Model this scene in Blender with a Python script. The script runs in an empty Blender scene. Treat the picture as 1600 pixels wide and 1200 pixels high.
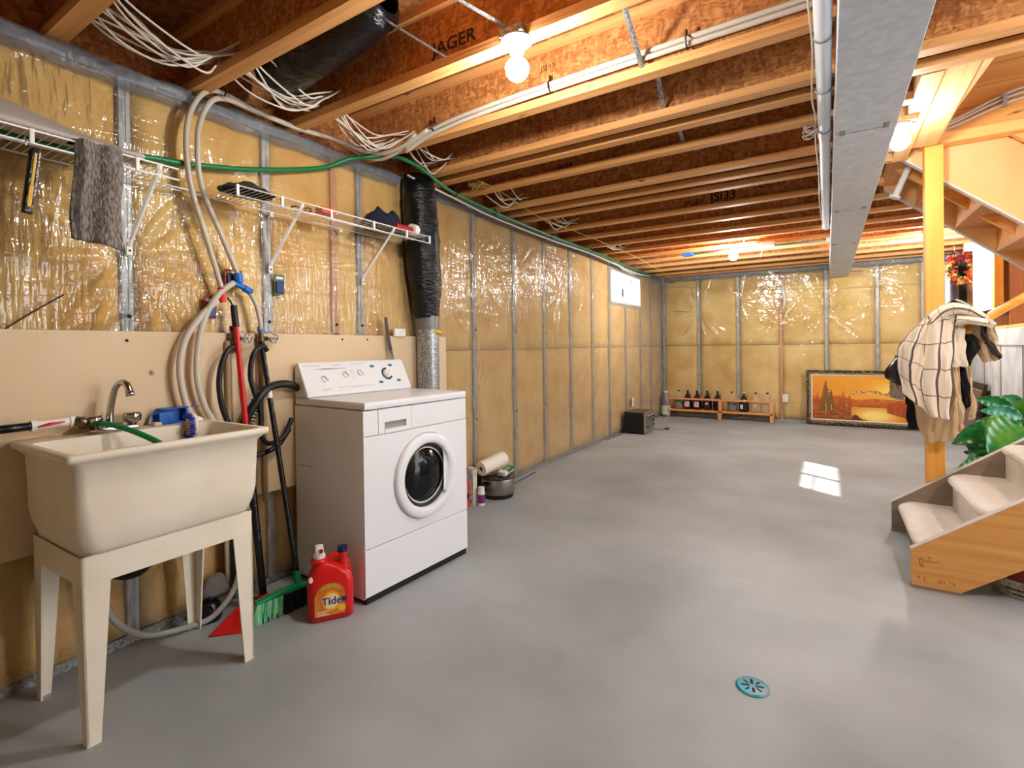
import bpy, bmesh, math, random
from mathutils import Vector, Matrix, noise
random.seed(7)
S = bpy.context.scene
C = S.collection
PI = math.pi

# ---------------------------------------------------------------- camera
F_PX, PPX, PPY = 787.122, 797.494, 548.752
YAW, PITCH, ROLL = 0.561361, 0.0067308, -0.0133312
def cam_axes():
    f = Vector((-math.sin(YAW)*math.cos(PITCH), math.cos(YAW)*math.cos(PITCH), -math.sin(PITCH)))
    r = Vector((math.cos(YAW), math.sin(YAW), 0)); u = r.cross(f)
    c, s = math.cos(ROLL), math.sin(ROLL)
    return c*r+s*u, -s*r+c*u, f
_r, _u, _f = cam_axes()
cd = bpy.data.cameras.new('camera'); cam = bpy.data.objects.new('camera', cd); C.objects.link(cam)
cam.matrix_world = Matrix(((_r.x,_u.x,-_f.x,2.43822),(_r.y,_u.y,-_f.y,0.0),(_r.z,_u.z,-_f.z,1.19996),(0,0,0,1)))
cd.sensor_width = 36; cd.lens = F_PX/1600*36
cd.shift_x = (800-PPX)/1600; cd.shift_y = (PPY-600)/1600
cd.clip_start = .02
S.camera = cam

# ---------------------------------------------------------------- world, sun, exposure
S.view_settings.view_transform = 'Standard'; S.view_settings.look = 'None'
S.view_settings.gamma = 1; S.view_settings.use_curve_mapping = False
S.view_settings.exposure = 0.45
w = bpy.data.worlds.new('world'); S.world = w; w.use_nodes = True
wn = w.node_tree; bgn = wn.nodes['Background']
bgn.inputs[0].default_value = (.86, .93, 1.0, 1); bgn.inputs[1].default_value = 5.0      # bright overcast sky
sd = bpy.data.lights.new('sun', 'SUN'); so = bpy.data.objects.new('sun', sd); C.objects.link(so)
sd.energy = 20; sd.angle = .012; sd.color = (1, .96, .9)
so.rotation_euler = Vector((2.50, -1.72, -2.03)).to_track_quat('-Z', 'Y').to_euler()
BULB = 190.0          # radiance of every lamp's frosted globe
S.cycles.caustics_reflective = False; S.cycles.caustics_refractive = False
S.cycles.sample_clamp_indirect = 6
S.cycles.max_bounces = 10; S.cycles.diffuse_bounces = 5; S.cycles.transparent_max_bounces = 12
S.cycles.use_denoising = True

# ---------------------------------------------------------------- materials
def lin(c):
    o = []
    for v in c[:3]:
        v = v/255
        o.append(v/12.92 if v <= .04045 else ((v+.055)/1.055)**2.4)
    return (*o, 1)
def M(name, col, rough=.6, metal=0, spec=.5, col2=None, nscale=6, ndetail=4, stretch=(1,1,1), contrast=(.35,.65),
      bump=0, bscale=40, bstretch=None, emit=None, coat=0, alpha=None, trans=0, ior=1.45, rvar=0, sheen=0, sss=0):
    m = bpy.data.materials.new(name); m.use_nodes = True
    n = m.node_tree.nodes; l = m.node_tree.links; b = n['Principled BSDF']
    b.inputs['Base Color'].default_value = lin(col); b.inputs['Roughness'].default_value = rough
    b.inputs['Metallic'].default_value = metal; b.inputs['Specular IOR Level'].default_value = spec
    b.inputs['IOR'].default_value = ior
    if trans: b.inputs['Transmission Weight'].default_value = trans
    if coat: b.inputs['Coat Weight'].default_value = coat
    if sheen: b.inputs['Sheen Weight'].default_value = sheen
    if alpha is not None: b.inputs['Alpha'].default_value = alpha
    if emit:
        b.inputs['Emission Color'].default_value = lin(emit[0]); b.inputs['Emission Strength'].default_value = emit[1]
    def coords(st):
        tc = n.new('ShaderNodeTexCoord'); mp = n.new('ShaderNodeMapping'); mp.inputs['Scale'].default_value = st
        l.new(tc.outputs['Object'], mp.inputs[0]); return mp.outputs[0]
    if col2 or rvar:
        nt = n.new('ShaderNodeTexNoise'); nt.inputs['Scale'].default_value = nscale; nt.inputs['Detail'].default_value = ndetail
        l.new(coords(stretch), nt.inputs['Vector'])
        if col2:
            cr = n.new('ShaderNodeValToRGB'); e = cr.color_ramp.elements
            e[0].position, e[1].position = contrast; e[0].color = lin(col); e[1].color = lin(col2)
            l.new(nt.outputs[0], cr.inputs[0]); l.new(cr.outputs[0], b.inputs['Base Color'])
        if rvar:
            mr = n.new('ShaderNodeMapRange'); mr.inputs[3].default_value = rough-rvar; mr.inputs[4].default_value = rough+rvar
            l.new(nt.outputs[0], mr.inputs[0]); l.new(mr.outputs[0], b.inputs['Roughness'])
    if bump:
        nb = n.new('ShaderNodeTexNoise'); nb.inputs['Scale'].default_value = bscale; nb.inputs['Detail'].default_value = 5
        l.new(coords(bstretch or (1,1,1)), nb.inputs['Vector'])
        bp = n.new('ShaderNodeBump'); bp.inputs['Strength'].default_value = bump; bp.inputs['Distance'].default_value = .01
        l.new(nb.outputs[0], bp.inputs['Height']); l.new(bp.outputs[0], b.inputs['Normal'])
    return m
def wood(name, c1, c2, axis='X', rough=.6, knots=None):
    st = {'X': (.6, 22, 22), 'Y': (22, .6, 22), 'Z': (22, 22, .6)}[axis]
    m = M(name, c1, rough, col2=c2, nscale=2.2, ndetail=6, stretch=st, contrast=(.3, .75), bump=.15, bscale=3, bstretch=st)
    n = m.node_tree.nodes; l = m.node_tree.links; b = n['Principled BSDF']
    src = b.inputs['Base Color'].links[0].from_socket
    def spots(scale, st2, lo, hi, col):
        nonlocal src
        tc = n.new('ShaderNodeTexCoord'); mp = n.new('ShaderNodeMapping'); mp.inputs['Scale'].default_value = st2
        l.new(tc.outputs['Object'], mp.inputs[0])
        nt = n.new('ShaderNodeTexNoise'); nt.inputs['Scale'].default_value = scale; nt.inputs['Detail'].default_value = 2
        l.new(mp.outputs[0], nt.inputs['Vector'])
        cr = n.new('ShaderNodeValToRGB'); e = cr.color_ramp.elements; e[0].position = lo; e[1].position = hi
        e[0].color = (0,0,0,1); e[1].color = (1,1,1,1); l.new(nt.outputs[0], cr.inputs[0])
        mx = n.new('ShaderNodeMixRGB'); mx.blend_type = 'MIX'; mx.inputs[2].default_value = lin(col)
        l.new(cr.outputs[0], mx.inputs[0]); l.new(src, mx.inputs[1]); src = mx.outputs[0]
    st2 = {'X': (.35, 1, 1), 'Y': (1, .35, 1), 'Z': (1, 1, .35)}[axis]
    spots(16, st2, .70, .78, knots or (70, 30, 15))
    l.new(src, b.inputs['Base Color'])
    return m
def osb(name, c1, c2, c3):
    m = bpy.data.materials.new(name); m.use_nodes = True
    n = m.node_tree.nodes; l = m.node_tree.links; b = n['Principled BSDF']; b.inputs['Roughness'].default_value = .65
    tc = n.new('ShaderNodeTexCoord'); nt = n.new('ShaderNodeTexNoise'); nt.inputs['Scale'].default_value = 9; nt.inputs['Detail'].default_value = 2
    l.new(tc.outputs['Object'], nt.inputs['Vector'])
    mx = n.new('ShaderNodeVectorMath'); mx.operation = 'MULTIPLY_ADD'; mx.inputs[1].default_value = (.07, .07, .07)
    l.new(nt.outputs['Color'], mx.inputs[0]); l.new(tc.outputs['Object'], mx.inputs[2])
    cols = []
    for sc, rot in (((18, 30, 60), .5), ((40, 30, 16), -.7)):
        mp = n.new('ShaderNodeMapping'); mp.inputs['Scale'].default_value = tuple(1.7*q for q in sc); mp.inputs['Rotation'].default_value = (rot, rot*.8, rot)
        l.new(mx.outputs[0], mp.inputs[0])
        v = n.new('ShaderNodeTexVoronoi'); v.inputs['Scale'].default_value = 1.0; l.new(mp.outputs[0], v.inputs['Vector'])
        cols.append(v)
    mixc = n.new('ShaderNodeMixRGB'); mixc.inputs[0].default_value = .5
    l.new(cols[0].outputs['Color'], mixc.inputs[1]); l.new(cols[1].outputs['Color'], mixc.inputs[2])
    bw = n.new('ShaderNodeRGBToBW'); l.new(mixc.outputs[0], bw.inputs[0])
    cr = n.new('ShaderNodeValToRGB'); cr.color_ramp.elements.new(.5)
    e = cr.color_ramp.elements
    for i, (p, c) in enumerate(((.22, c1), (.5, c2), (.78, c3))): e[i].position = p; e[i].color = lin(c)
    l.new(bw.outputs[0], cr.inputs[0]); l.new(cr.outputs[0], b.inputs['Base Color'])
    bp = n.new('ShaderNodeBump'); bp.inputs['Strength'].default_value = .3; bp.inputs['Distance'].default_value = .004
    l.new(bw.outputs[0], bp.inputs['Height']); l.new(bp.outputs[0], b.inputs['Normal'])
    return m
def poly_mat():
    m = bpy.data.materials.new('vapour_barrier_film'); m.use_nodes = True
    n = m.node_tree.nodes; l = m.node_tree.links; n.clear()
    out = n.new('ShaderNodeOutputMaterial'); tr = n.new('ShaderNodeBsdfTransparent'); tr.inputs[0].default_value = (.97, .97, .96, 1)
    gl = n.new('ShaderNodeBsdfGlossy'); gl.inputs['Roughness'].default_value = .10; gl.inputs[0].default_value = (.95, .97, 1, 1)
    df = n.new('ShaderNodeBsdfDiffuse'); df.inputs[0].default_value = lin((230, 214, 190))
    tc = n.new('ShaderNodeTexCoord'); h = None
    for sc, st, amt in ((2.2, (1, 6, .7), .8), (2.6, (1, .8, 5.), .55), (2.4, (1, 6, 1.0), .8), (3.0, (1, 5, .8), .6)):
        mp = n.new('ShaderNodeMapping'); mp.inputs['Scale'].default_value = st; mp.inputs['Rotation'].default_value = ({2.2: .15, 2.6: .1, 2.4: .9, 3.0: -.8}[sc], 0, 0)
        l.new(tc.outputs['Object'], mp.inputs[0])
        nt = n.new('ShaderNodeTexNoise'); nt.inputs['Scale'].default_value = sc; nt.inputs['Detail'].default_value = 3; nt.inputs['Roughness'].default_value = .5
        l.new(mp.outputs[0], nt.inputs['Vector'])
        a = n.new('ShaderNodeMath'); a.operation = 'SUBTRACT'; a.inputs[1].default_value = .5; l.new(nt.outputs[0], a.inputs[0])
        a2 = n.new('ShaderNodeMath'); a2.operation = 'ABSOLUTE'; l.new(a.outputs[0], a2.inputs[0])
        a3 = n.new('ShaderNodeMath'); a3.operation = 'POWER'; a3.inputs[1].default_value = .6; l.new(a2.outputs[0], a3.inputs[0])
        a4 = n.new('ShaderNodeMath'); a4.operation = 'MULTIPLY'; a4.inputs[1].default_value = -amt; l.new(a3.outputs[0], a4.inputs[0])
        if h is None: h = a4.outputs[0]
        else:
            ad = n.new('ShaderNodeMath'); l.new(h, ad.inputs[0]); l.new(a4.outputs[0], ad.inputs[1]); h = ad.outputs[0]
    bp = n.new('ShaderNodeBump'); bp.inputs['Strength'].default_value = .32; bp.inputs['Distance'].default_value = .03
    l.new(h, bp.inputs['Height'])
    l.new(bp.outputs[0], gl.inputs['Normal']); l.new(bp.outputs[0], df.inputs['Normal'])
    fr = n.new('ShaderNodeFresnel'); fr.inputs[0].default_value = 1.5; l.new(bp.outputs[0], fr.inputs['Normal'])
    mr = n.new('ShaderNodeMapRange'); mr.inputs[1].default_value = 0; mr.inputs[2].default_value = 1; mr.inputs[3].default_value = .02; mr.inputs[4].default_value = .75
    l.new(fr.outputs[0], mr.inputs[0])
    lw = n.new('ShaderNodeLayerWeight'); lw.inputs[0].default_value = .5; pw_ = n.new('ShaderNodeMath'); pw_.operation = 'POWER'; pw_.inputs[1].default_value = 2.2; l.new(lw.outputs['Facing'], pw_.inputs[0])
    hz_ = n.new('ShaderNodeMapRange'); hz_.inputs[3].default_value = .08; hz_.inputs[4].default_value = .52; l.new(pw_.outputs[0], hz_.inputs[0])
    m1 = n.new('ShaderNodeMixShader'); l.new(hz_.outputs[0], m1.inputs[0]); l.new(tr.outputs[0], m1.inputs[1]); l.new(df.outputs[0], m1.inputs[2])
    m2 = n.new('ShaderNodeMixShader'); l.new(mr.outputs[0], m2.inputs[0]); l.new(m1.outputs[0], m2.inputs[1]); l.new(gl.outputs[0], m2.inputs[2])
    l.new(m2.outputs[0], out.inputs[0])
    return m

MT = {}
MT['poly'] = poly_mat()
MT['batt_b'] = M('pale_glass_wool', (208,170,96), .95, col2=(234,208,142), nscale=3.2, ndetail=8, contrast=(.3,.7), bump=.9, bscale=22, spec=.1)
MT['batt'] = M('glass_wool', (222,166,80), .95, col2=(246,207,126), nscale=3.2, ndetail=8, contrast=(.3,.7), bump=.9, bscale=22, spec=.1)
MT['steel'] = M('galvanised_steel', (150,154,158), .5, metal=.25, col2=(190,194,198), nscale=30, ndetail=3, stretch=(1,1,.4))
MT['steel_b'] = M('galvanised_duct_steel', (204,216,230), .5, metal=.1, col2=(222,232,242), nscale=26, ndetail=6, bump=.02, bscale=60, rvar=.08)
MT['spangle'] = M('spangled_zinc', (120,124,128), .4, metal=.8, col2=(190,192,192), nscale=90, ndetail=3)
MT['flange'] = wood('joist_flange_wood', (206,142,80), (232,176,112), 'X')
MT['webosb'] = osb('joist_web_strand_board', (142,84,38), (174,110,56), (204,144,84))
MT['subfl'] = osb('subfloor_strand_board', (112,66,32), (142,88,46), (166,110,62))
MT['pineZ'] = wood('pine_upright', (240,168,70), (250,192,96), 'Z')
MT['pineX'] = wood('pine_lengthwise', (226,160,84), (244,190,116), 'X', knots=(110,60,30))
MT['pineY'] = wood('pine_plank', (226,172,104), (246,206,146), 'Y')
MT['studwood'] = wood('stud_wood', (196,138,100), (216,160,118), 'Z')
MT['floor'] = M('painted_concrete_floor', (142,149,153), .48, col2=(177,182,185), nscale=1.5, ndetail=8, contrast=(.3,.74), bump=.10, bscale=9, rvar=.12, spec=.35)
MT['conc'] = M('foundation_concrete', (110,106,100), .9, col2=(132,128,120), nscale=5, bump=.3)
MT['wconc'] = M('whitewashed_concrete', (222,224,226), .8, col2=(190,190,188), nscale=7, ndetail=8, stretch=(1,1,.5), bump=.3, bscale=18)
MT['board'] = M('cream_panel_board', (222,198,162), .55, col2=(214,188,150), nscale=3, ndetail=8, contrast=(.3,.8), bump=.04, bscale=60)
MT['tub'] = M('ivory_plastic', (234,226,208), .45, col2=(224,214,194), nscale=4, ndetail=6, spec=.4)
MT['white'] = M('white_enamel', (232,233,236), .32, spec=.4)
MT['whitem'] = M('white_plastic', (236,234,230), .4)
MT['wire'] = M('white_coated_wire', (232,230,226), .35)
MT['grey_line'] = M('grey_gap', (60,60,62), .7)
MT['chrome'] = M('chrome', (190,190,190), .12, metal=1)
MT['brass'] = M('tarnished_brass', (128,112,88), .35, metal=.9, col2=(90,80,66), nscale=60)
MT['black'] = M('black_rubber', (22,22,24), .45)
MT['blackp'] = M('black_gloss_plastic', (14,14,17), .2, bump=.5, bscale=30)
MT['blacktape'] = M('black_wrinkled_film', (9,10,14), .26, bump=1.0, bscale=24, bstretch=(1,1,2.6), spec=.45)
MT['red'] = M('red_plastic', (206,22,20), .32)
MT['redpole'] = M('red_enamelled_tube', (200,20,16), .3)
MT['green'] = M('green_hose_rubber', (10,120,66), .4)
MT['greenp'] = M('green_plastic', (16,140,84), .35)
MT['blue'] = M('blue_plastic', (24,92,186), .4, col2=(34,110,200), nscale=20)
MT['tube'] = M('milky_tubing', (222,212,196), .35, trans=.25)
MT['vinyl'] = M('clear_vinyl_hose', (214,214,210), .2, trans=.5)
MT['cable'] = M('white_cable_jacket', (214,206,194), .5)
MT['pvc'] = M('white_pipe', (236,240,246), .45)
MT['glass'] = M('clear_glass', (255,255,255), .02, trans=1.0, ior=1.3)
MT['pane'] = M('window_glass', (255,255,255), .0, alpha=.08)
MT['dark'] = M('matte_black', (20,20,22), .8)
MT['navy'] = M('navy_cloth', (24,28,50), .95, bump=.5, bscale=60)
def bulb_mat(k=1.0):
    m = bpy.data.materials.new('lit_lamp_globe'); m.use_nodes = True
    n = m.node_tree.nodes; n.clear(); o = n.new('ShaderNodeOutputMaterial'); e = n.new('ShaderNodeEmission')
    e.inputs[0].default_value = (1, .97, .92, 1); e.inputs[1].default_value = BULB*k
    m.node_tree.links.new(e.outputs[0], o.inputs[0]); return m

# ---------------------------------------------------------------- mesh helpers
class MB:
    """collects shapes; build() links them as ONE mesh object"""
    def __init__(s): s.b = bmesh.new()
    def box(s, lo, hi, m=None, bevel=0):
        lo = Vector(lo); hi = Vector(hi)
        r = bmesh.ops.create_cube(s.b, size=1)
        mat = Matrix.Translation((lo+hi)/2) @ Matrix.Diagonal((*(hi-lo), 1))
        if m is not None: mat = m @ mat
        bmesh.ops.transform(s.b, matrix=mat, verts=r['verts'])
        if bevel:
            es = list({e for v in r['verts'] for e in v.link_edges})
            bmesh.ops.bevel(s.b, geom=es, offset=bevel, segments=2, affect='EDGES', profile=.6)
        return s
    def hexa(s, p):     # eight corners: 4 bottom, 4 top
        v = [s.b.verts.new(q) for q in p]
        for f in ((3,2,1,0),(4,5,6,7),(0,1,5,4),(1,2,6,5),(2,3,7,6),(3,0,4,7)): s.b.faces.new([v[i] for i in f])
        return s
    def tube(s, pts, r, n=8, smooth=0, cap=True, closed=False, flat=None):
        pts = [Vector(p) for p in pts]
        rs = r if isinstance(r, (list, tuple)) else [r]*len(pts)
        if smooth:
            q = []; qr = []; N = len(pts)
            for i in range(N-1):
                p0, p1, p2, p3 = pts[max(i-1,0)], pts[i], pts[i+1], pts[min(i+2,N-1)]
                for k in range(smooth):
                    t = k/smooth
                    q.append(.5*((2*p1)+(p2-p0)*t+(2*p0-5*p1+4*p2-p3)*t*t+(3*p1-p0-3*p2+p3)*t**3)); qr.append(rs[i]*(1-t)+rs[i+1]*t)
            q.append(pts[-1]); qr.append(rs[-1]); pts, rs = q, qr
        rings = []; up = None; N = len(pts)
        for i, p in enumerate(pts):
            if closed: d = pts[(i+1)%N]-pts[i-1]
            else: d = pts[min(i+1,N-1)]-pts[max(i-1,0)]
            d = d.normalized() if d.length > 1e-9 else Vector((0,0,1))
            if up is None:
                a = Vector((0,0,1)) if abs(d.z) < .9 else Vector((1,0,0)); up = (a-d*a.dot(d)).normalized()
            else:
                up = up-d*up.dot(d); up = up.normalized() if up.length > 1e-6 else d.orthogonal().normalized()
            sd_ = d.cross(up)
            fl = flat or 1
            rings.append([s.b.verts.new(p+(up*math.cos(2*PI*k/n)*fl+sd_*math.sin(2*PI*k/n))*rs[i]) for k in range(n)])
        m = N if closed else N-1
        for i in range(m):
            a, b = rings[i], rings[(i+1)%N]
            for k in range(n): s.b.faces.new((a[k], a[(k+1)%n], b[(k+1)%n], b[k]))
        if cap and not closed:
            s.b.faces.new(rings[0][::-1]); s.b.faces.new(rings[-1])
        return s
    def lathe(s, prof, n=24, m=None, cap=True):
        m = m or Matrix()
        rings = []
        for (r, z) in prof:
            rings.append([s.b.verts.new(m @ Vector((r*math.cos(2*PI*k/n), r*math.sin(2*PI*k/n), z))) for k in range(n)])
        for a, b in zip(rings, rings[1:]):
            for k in range(n): s.b.faces.new((a[k], a[(k+1)%n], b[(k+1)%n], b[k]))
        if cap:
            if prof[0][0] > 1e-5: s.b.faces.new(rings[0][::-1])
            if prof[-1][0] > 1e-5: s.b.faces.new(rings[-1])
        return s
    def prism(s, poly, axis, a, b, m=None):
        """extrude a 2D outline between a and b along axis"""
        def P(u, v, t):
            q = {'X': (t,u,v), 'Y': (u,t,v), 'Z': (u,v,t)}[axis]
            return m @ Vector(q) if m is not None else Vector(q)
        A = [s.b.verts.new(P(u,v,a)) for u,v in poly]; B = [s.b.verts.new(P(u,v,b)) for u,v in poly]
        N = len(poly); s.b.faces.new(A[::-1]); s.b.faces.new(B)
        for i in range(N): s.b.faces.new((A[i], A[(i+1)%N], B[(i+1)%N], B[i]))
        return s
    def grid(s, fn, nu, nv, uv=False):
        V = [[s.b.verts.new(fn(i/nu, j/nv)) for j in range(nv+1)] for i in range(nu+1)]
        lay = s.b.loops.layers.uv.verify() if uv else None
        for i in range(nu):
            for j in range(nv):
                f = s.b.faces.new((V[i][j], V[i+1][j], V[i+1][j+1], V[i][j+1]))
                if uv:
                    for lp, (a, c) in zip(f.loops, ((i,j),(i+1,j),(i+1,j+1),(i,j+1))): lp[lay].uv = (a/nu, c/nv)
        return s
    def build(s, name, mat, parent=None, smooth=False, bevel=0, label=None, solid=0, subd=0, kind=None, angle=None):
        bmesh.ops.recalc_face_normals(s.b, faces=s.b.faces)
        me = bpy.data.meshes.new(name); s.b.to_mesh(me); s.b.free()
        if smooth:
            for p in me.polygons: p.use_smooth = True
            if angle is not None:
                try: me.set_sharp_from_angle(angle=math.radians(angle))
                except Exception: pass
        mats = mat if isinstance(mat, (list, tuple)) else [mat]
        for m_ in mats: me.materials.append(MT[m_] if isinstance(m_, str) else m_)
        o = bpy.data.objects.new(name, me); C.objects.link(o)
        attach(o, parent)
        if label: o['label'] = label
        if kind: o['kind'] = kind
        if bevel:
            md = o.modifiers.new('bevel', 'BEVEL'); md.width = bevel; md.segments = 2; md.limit_method = 'ANGLE'; md.angle_limit = math.radians(35)
        if solid:
            md = o.modifiers.new('solid', 'SOLIDIFY'); md.thickness = solid; md.offset = 0
        if subd:
            md = o.modifiers.new('sub', 'SUBSURF'); md.levels = subd; md.render_levels = subd
        return o
LOCAL = set()
def attach(o, parent):
    if parent is None: return
    o.parent = parent
    if parent.name not in LOCAL and parent.type == 'EMPTY' and parent.parent is None:
        o.matrix_parent_inverse = parent.matrix_basis.inverted()
def thing(name, label, cat, loc=(0,0,0), rotz=0, group=None, local=False):
    o = bpy.data.objects.new(name, None); C.objects.link(o); o.empty_display_size = .05
    o.location = loc; o.rotation_euler = (0,0,rotz); o['label'] = label; o['category'] = cat
    if group: o['group'] = group
    if local: LOCAL.add(o.name)
    return o
def tag(o, label, cat, group=None):
    o['label'] = label; o['category'] = cat
    if group: o['group'] = group
    return o
def struct(o):
    o['kind'] = 'structure'; return o
def copy_tree(o, parent=None):
    c = o.copy(); C.objects.link(c)
    if parent is not None:
        c.parent = parent; c.matrix_parent_inverse = o.matrix_parent_inverse.copy()
    for ch in list(o.children): copy_tree(ch, c)
    return c
def dup(o, loc=None, rotz=None, label=None):
    c = copy_tree(o)
    if loc is not None: c.location = loc
    if rotz is not None: c.rotation_euler = (0,0,rotz)
    if label: c['label'] = label
    return c
def text(name, body, size, mat, m, parent, ext=.0006, offset=0, align='CENTER', sx=1):
    cu = bpy.data.curves.new(name, 'FONT'); cu.body = body; cu.size = size; cu.extrude = ext; cu.offset = offset
    cu.align_x = align; cu.align_y = 'CENTER'
    cu.resolution_u = 3
    cu.materials.append(MT[mat] if isinstance(mat, str) else mat)
    tmp = bpy.data.objects.new(name, cu); C.objects.link(tmp); bpy.context.view_layer.update()
    me = bpy.data.meshes.new_from_object(tmp.evaluated_get(bpy.context.evaluated_depsgraph_get())); bpy.data.objects.remove(tmp)
    me.name = name; o = bpy.data.objects.new(name, me); C.objects.link(o)
    attach(o, parent)
    o.matrix_basis = m @ Matrix.Diagonal((sx,1,1,1))
    return o
def nz(x, y=0, z=0): return noise.noise(Vector((x, y, z)))
# ================================================================ ROOM SHELL
H = 2.372; L = 8.872; JH = .302; XR = 3.97; YB = -2.6
# floor
fb = MB(); fb.box((-.3, YB, -.12), (XR+2.2, L+.3, 0)); floor = struct(fb.build('floor', 'floor'))

def film(name, parent, axis, a0, a1, z0, z1, at, sgn, step=.015, holes=None, amp=1.0, stars=()):
    """wrinkled plastic film over a stud wall; axis = running axis"""
    nu = int((a1-a0)/step); nv = int((z1-z0)/step)
    b = bmesh.new(); V = []; CR = []
    rr = random.Random(int(at*10)+5)
    for (ca, cz, R, A, n_) in stars:      # long creases radiating from where the film is pinned
        for k in range(5):
            th = rr.random()*2*PI; r0 = .04+.25*rr.random(); ln = .18+.30*rr.random()
            CR.append((ca+r0*math.cos(th), cz+r0*math.sin(th), math.cos(th+.15), math.sin(th+.15), ln, .010+.006*rr.random(), .007+.006*rr.random()))
    for i in range(nu+1):
        row = []
        for j in range(nv+1):
            a = a0+(a1-a0)*i/nu; z = z0+(z1-z0)*j/nv
            s1 = abs(nz(a*2.1+z*.9, z*.7, 3+at))**.7; s2 = abs(nz(a*.9, z*3.3+a, 9+at))
            s3 = nz(a*1.1, z*1.0, 5+at)
            d = .004+.014*amp*max(0, s3+.2)+.004*amp*s1+.006*amp*s2*max(0, .6-abs(z-1.9))
            for (ca, cz, R, A, n_) in stars:
                da, dz = a-ca, z-cz; r2 = (da*da+dz*dz)/(R*R)
                if r2 < 5:
                    th = math.atan2(dz, da); d += A*math.exp(-r2)*min(1, r2*14)*max(0, nz(math.cos(th)*n_*.45, math.sin(th)*n_*.45, ca*7)+.15*nz(a*7, z*7, 4))*2.2
            for (pa, pz, ux, uz, ln, w2, hh) in CR:
                ra, rz = a-pa, z-pz; tt = ra*ux+rz*uz
                if -.02 < tt < ln+.02:
                    q = (-ra*uz+rz*ux)+.012*math.sin(tt*14+pa*9)
                    if abs(q) < .05: f_ = max(0, min(1, tt/ln)); d += hh*math.exp(-(q/w2)**2)*math.sin(PI*min(1, f_+.05))**.6
            row.append(b.verts.new((at+sgn*d, a, z) if axis == 'Y' else (a, at+sgn*d, z)))
        V.append(row)
    for i in range(nu):
        for j in range(nv):
            a = a0+(a1-a0)*(i+.5)/nu; z = z0+(z1-z0)*(j+.5)/nv
            if holes and any(h[0] < a < h[1] and h[2] < z < h[3] for h in holes): continue
            b.faces.new((V[i][j], V[i+1][j], V[i+1][j+1], V[i][j+1]))
    m = MB(); m.b.free(); m.b = b
    return m.build(name, 'poly', parent, smooth=True)

def batt(parent, axis, a0, a1, z0, z1, at, sgn):
    """one soft insulation batt between two studs"""
    m = MB(); nu, nv = 8, 12; sd_ = random.random()*50
    def fn(u, v):
        a = a0+(a1-a0)*u; z = z0+(z1-z0)*v
        e = min(u, 1-u)*nu; e2 = min(v, 1-v)*nv
        d = -.028+.020*min(1, e/1.5)*min(1, .88+e2/9)+.010*nz(a*4, z*4, sd_)
        return (at+sgn*d, a, z) if axis == 'Y' else (a, at+sgn*d, z)
    m.grid(fn, nu, nv)
    return m.build('insulation_batt', 'batt' if axis == 'Y' else 'batt_b', parent, smooth=True, solid=.02)

def stud(parent, axis, a, z0, z1, at, sgn, mat='steel', w=.041, d=.09, name='stud'):
    m = MB()
    t = .0012 if mat == 'steel' else d
    def bx(al, ah, dl, dh):
        lo, hi = sorted((at+sgn*dl, at+sgn*dh))
        m.box((lo, al, z0), (hi, ah, z1)) if axis == 'Y' else m.box((al, lo, z0), (ah, hi, z1))
    if mat == 'steel':      # C-section: front flange, web, rear flange, lips, pressed groove
        bx(a-w/2, a-w*.12, -.002, 0); bx(a+w*.12, a+w/2, -.002, 0); bx(a-w*.12, a+w*.12, -.0045, -.003)
        bx(a-w/2, a-w/2+.0015, -d, 0); bx(a-w/2, a+w/2, -d, -d+.0015); bx(a+w/2-.0015, a+w/2, -.012, 0)
    else: bx(a-w/2, a+w/2, -d, 0)
    return m.build(name, mat, parent)

# ---- left wall (X = 0), foundation behind, window hole at the far end
WY0, WY1, WZ0, WZ1 = 6.40, 7.67, 1.795, 2.235
wl = MB()
for lo, hi in (((-.22, YB, 0), (-.105, WY0, H+JH)), ((-.22, WY1, 0), (-.105, L+.3, H+JH)), ((-.22, WY0, 0), (-.105, WY1, WZ0)), ((-.22, WY0, WZ1), (-.105, WY1, H+JH))):
    wl.box(lo, hi)
wall_left = struct(wl.build('wall_left', 'conc'))
ys = [.922-.6096*k for k in range(5, 0, -1)]+[.922, 1.538, 2.15, 2.745, 3.335, 3.964, 4.55, 5.175, 5.799, WY0-.03, 7.02, WY1+.03, 8.23, L-.05]
for y in ys:
    if y == 7.02: stud(wall_left, 'Y', y, .03, WZ0-.03, -.004, 1); continue
    stud(wall_left, 'Y', y, .03, H-.03, -.004, 1)
stud(wall_left, 'Y', 1.959, .03, H-.05, -.004, 1, 'studwood', .038, .089, 'wood_stud')
m = MB(); m.box((-.10, YB, 0), (-.002, L, .002)); m.box((-.005, YB, 0), (-.003, L, .038)); m.build('bottom_track', 'spangle', wall_left)
m = MB(); m.box((-.10, YB, H-.003), (-.002, L, H)); m.box((-.005, YB, H-.045), (-.003, L, H)); m.build('top_track', 'steel', wall_left)
m = MB(); m.box((-.012, 1.20, 1.262), (-.004, 2.93, 1.302)); m.build('backing_strip', 'studwood', wall_left)
for y0, y1 in zip(ys, ys[1:]):
    a, b = y0+.022, y1-.022
    if y0 == 1.538:
        parts = [(1.56, 1.938), (1.98, 2.128)]
    else: parts = [(a, b)]
    for a, b in parts:
        top = WZ0-.03 if WY0-.04 < (a+b)/2 < WY1+.04 else H-.05
        batt(wall_left, 'Y', a, b, .04, 1.185, -.004, 1); batt(wall_left, 'Y', a, b, 1.19, top, -.004, 1)
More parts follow.
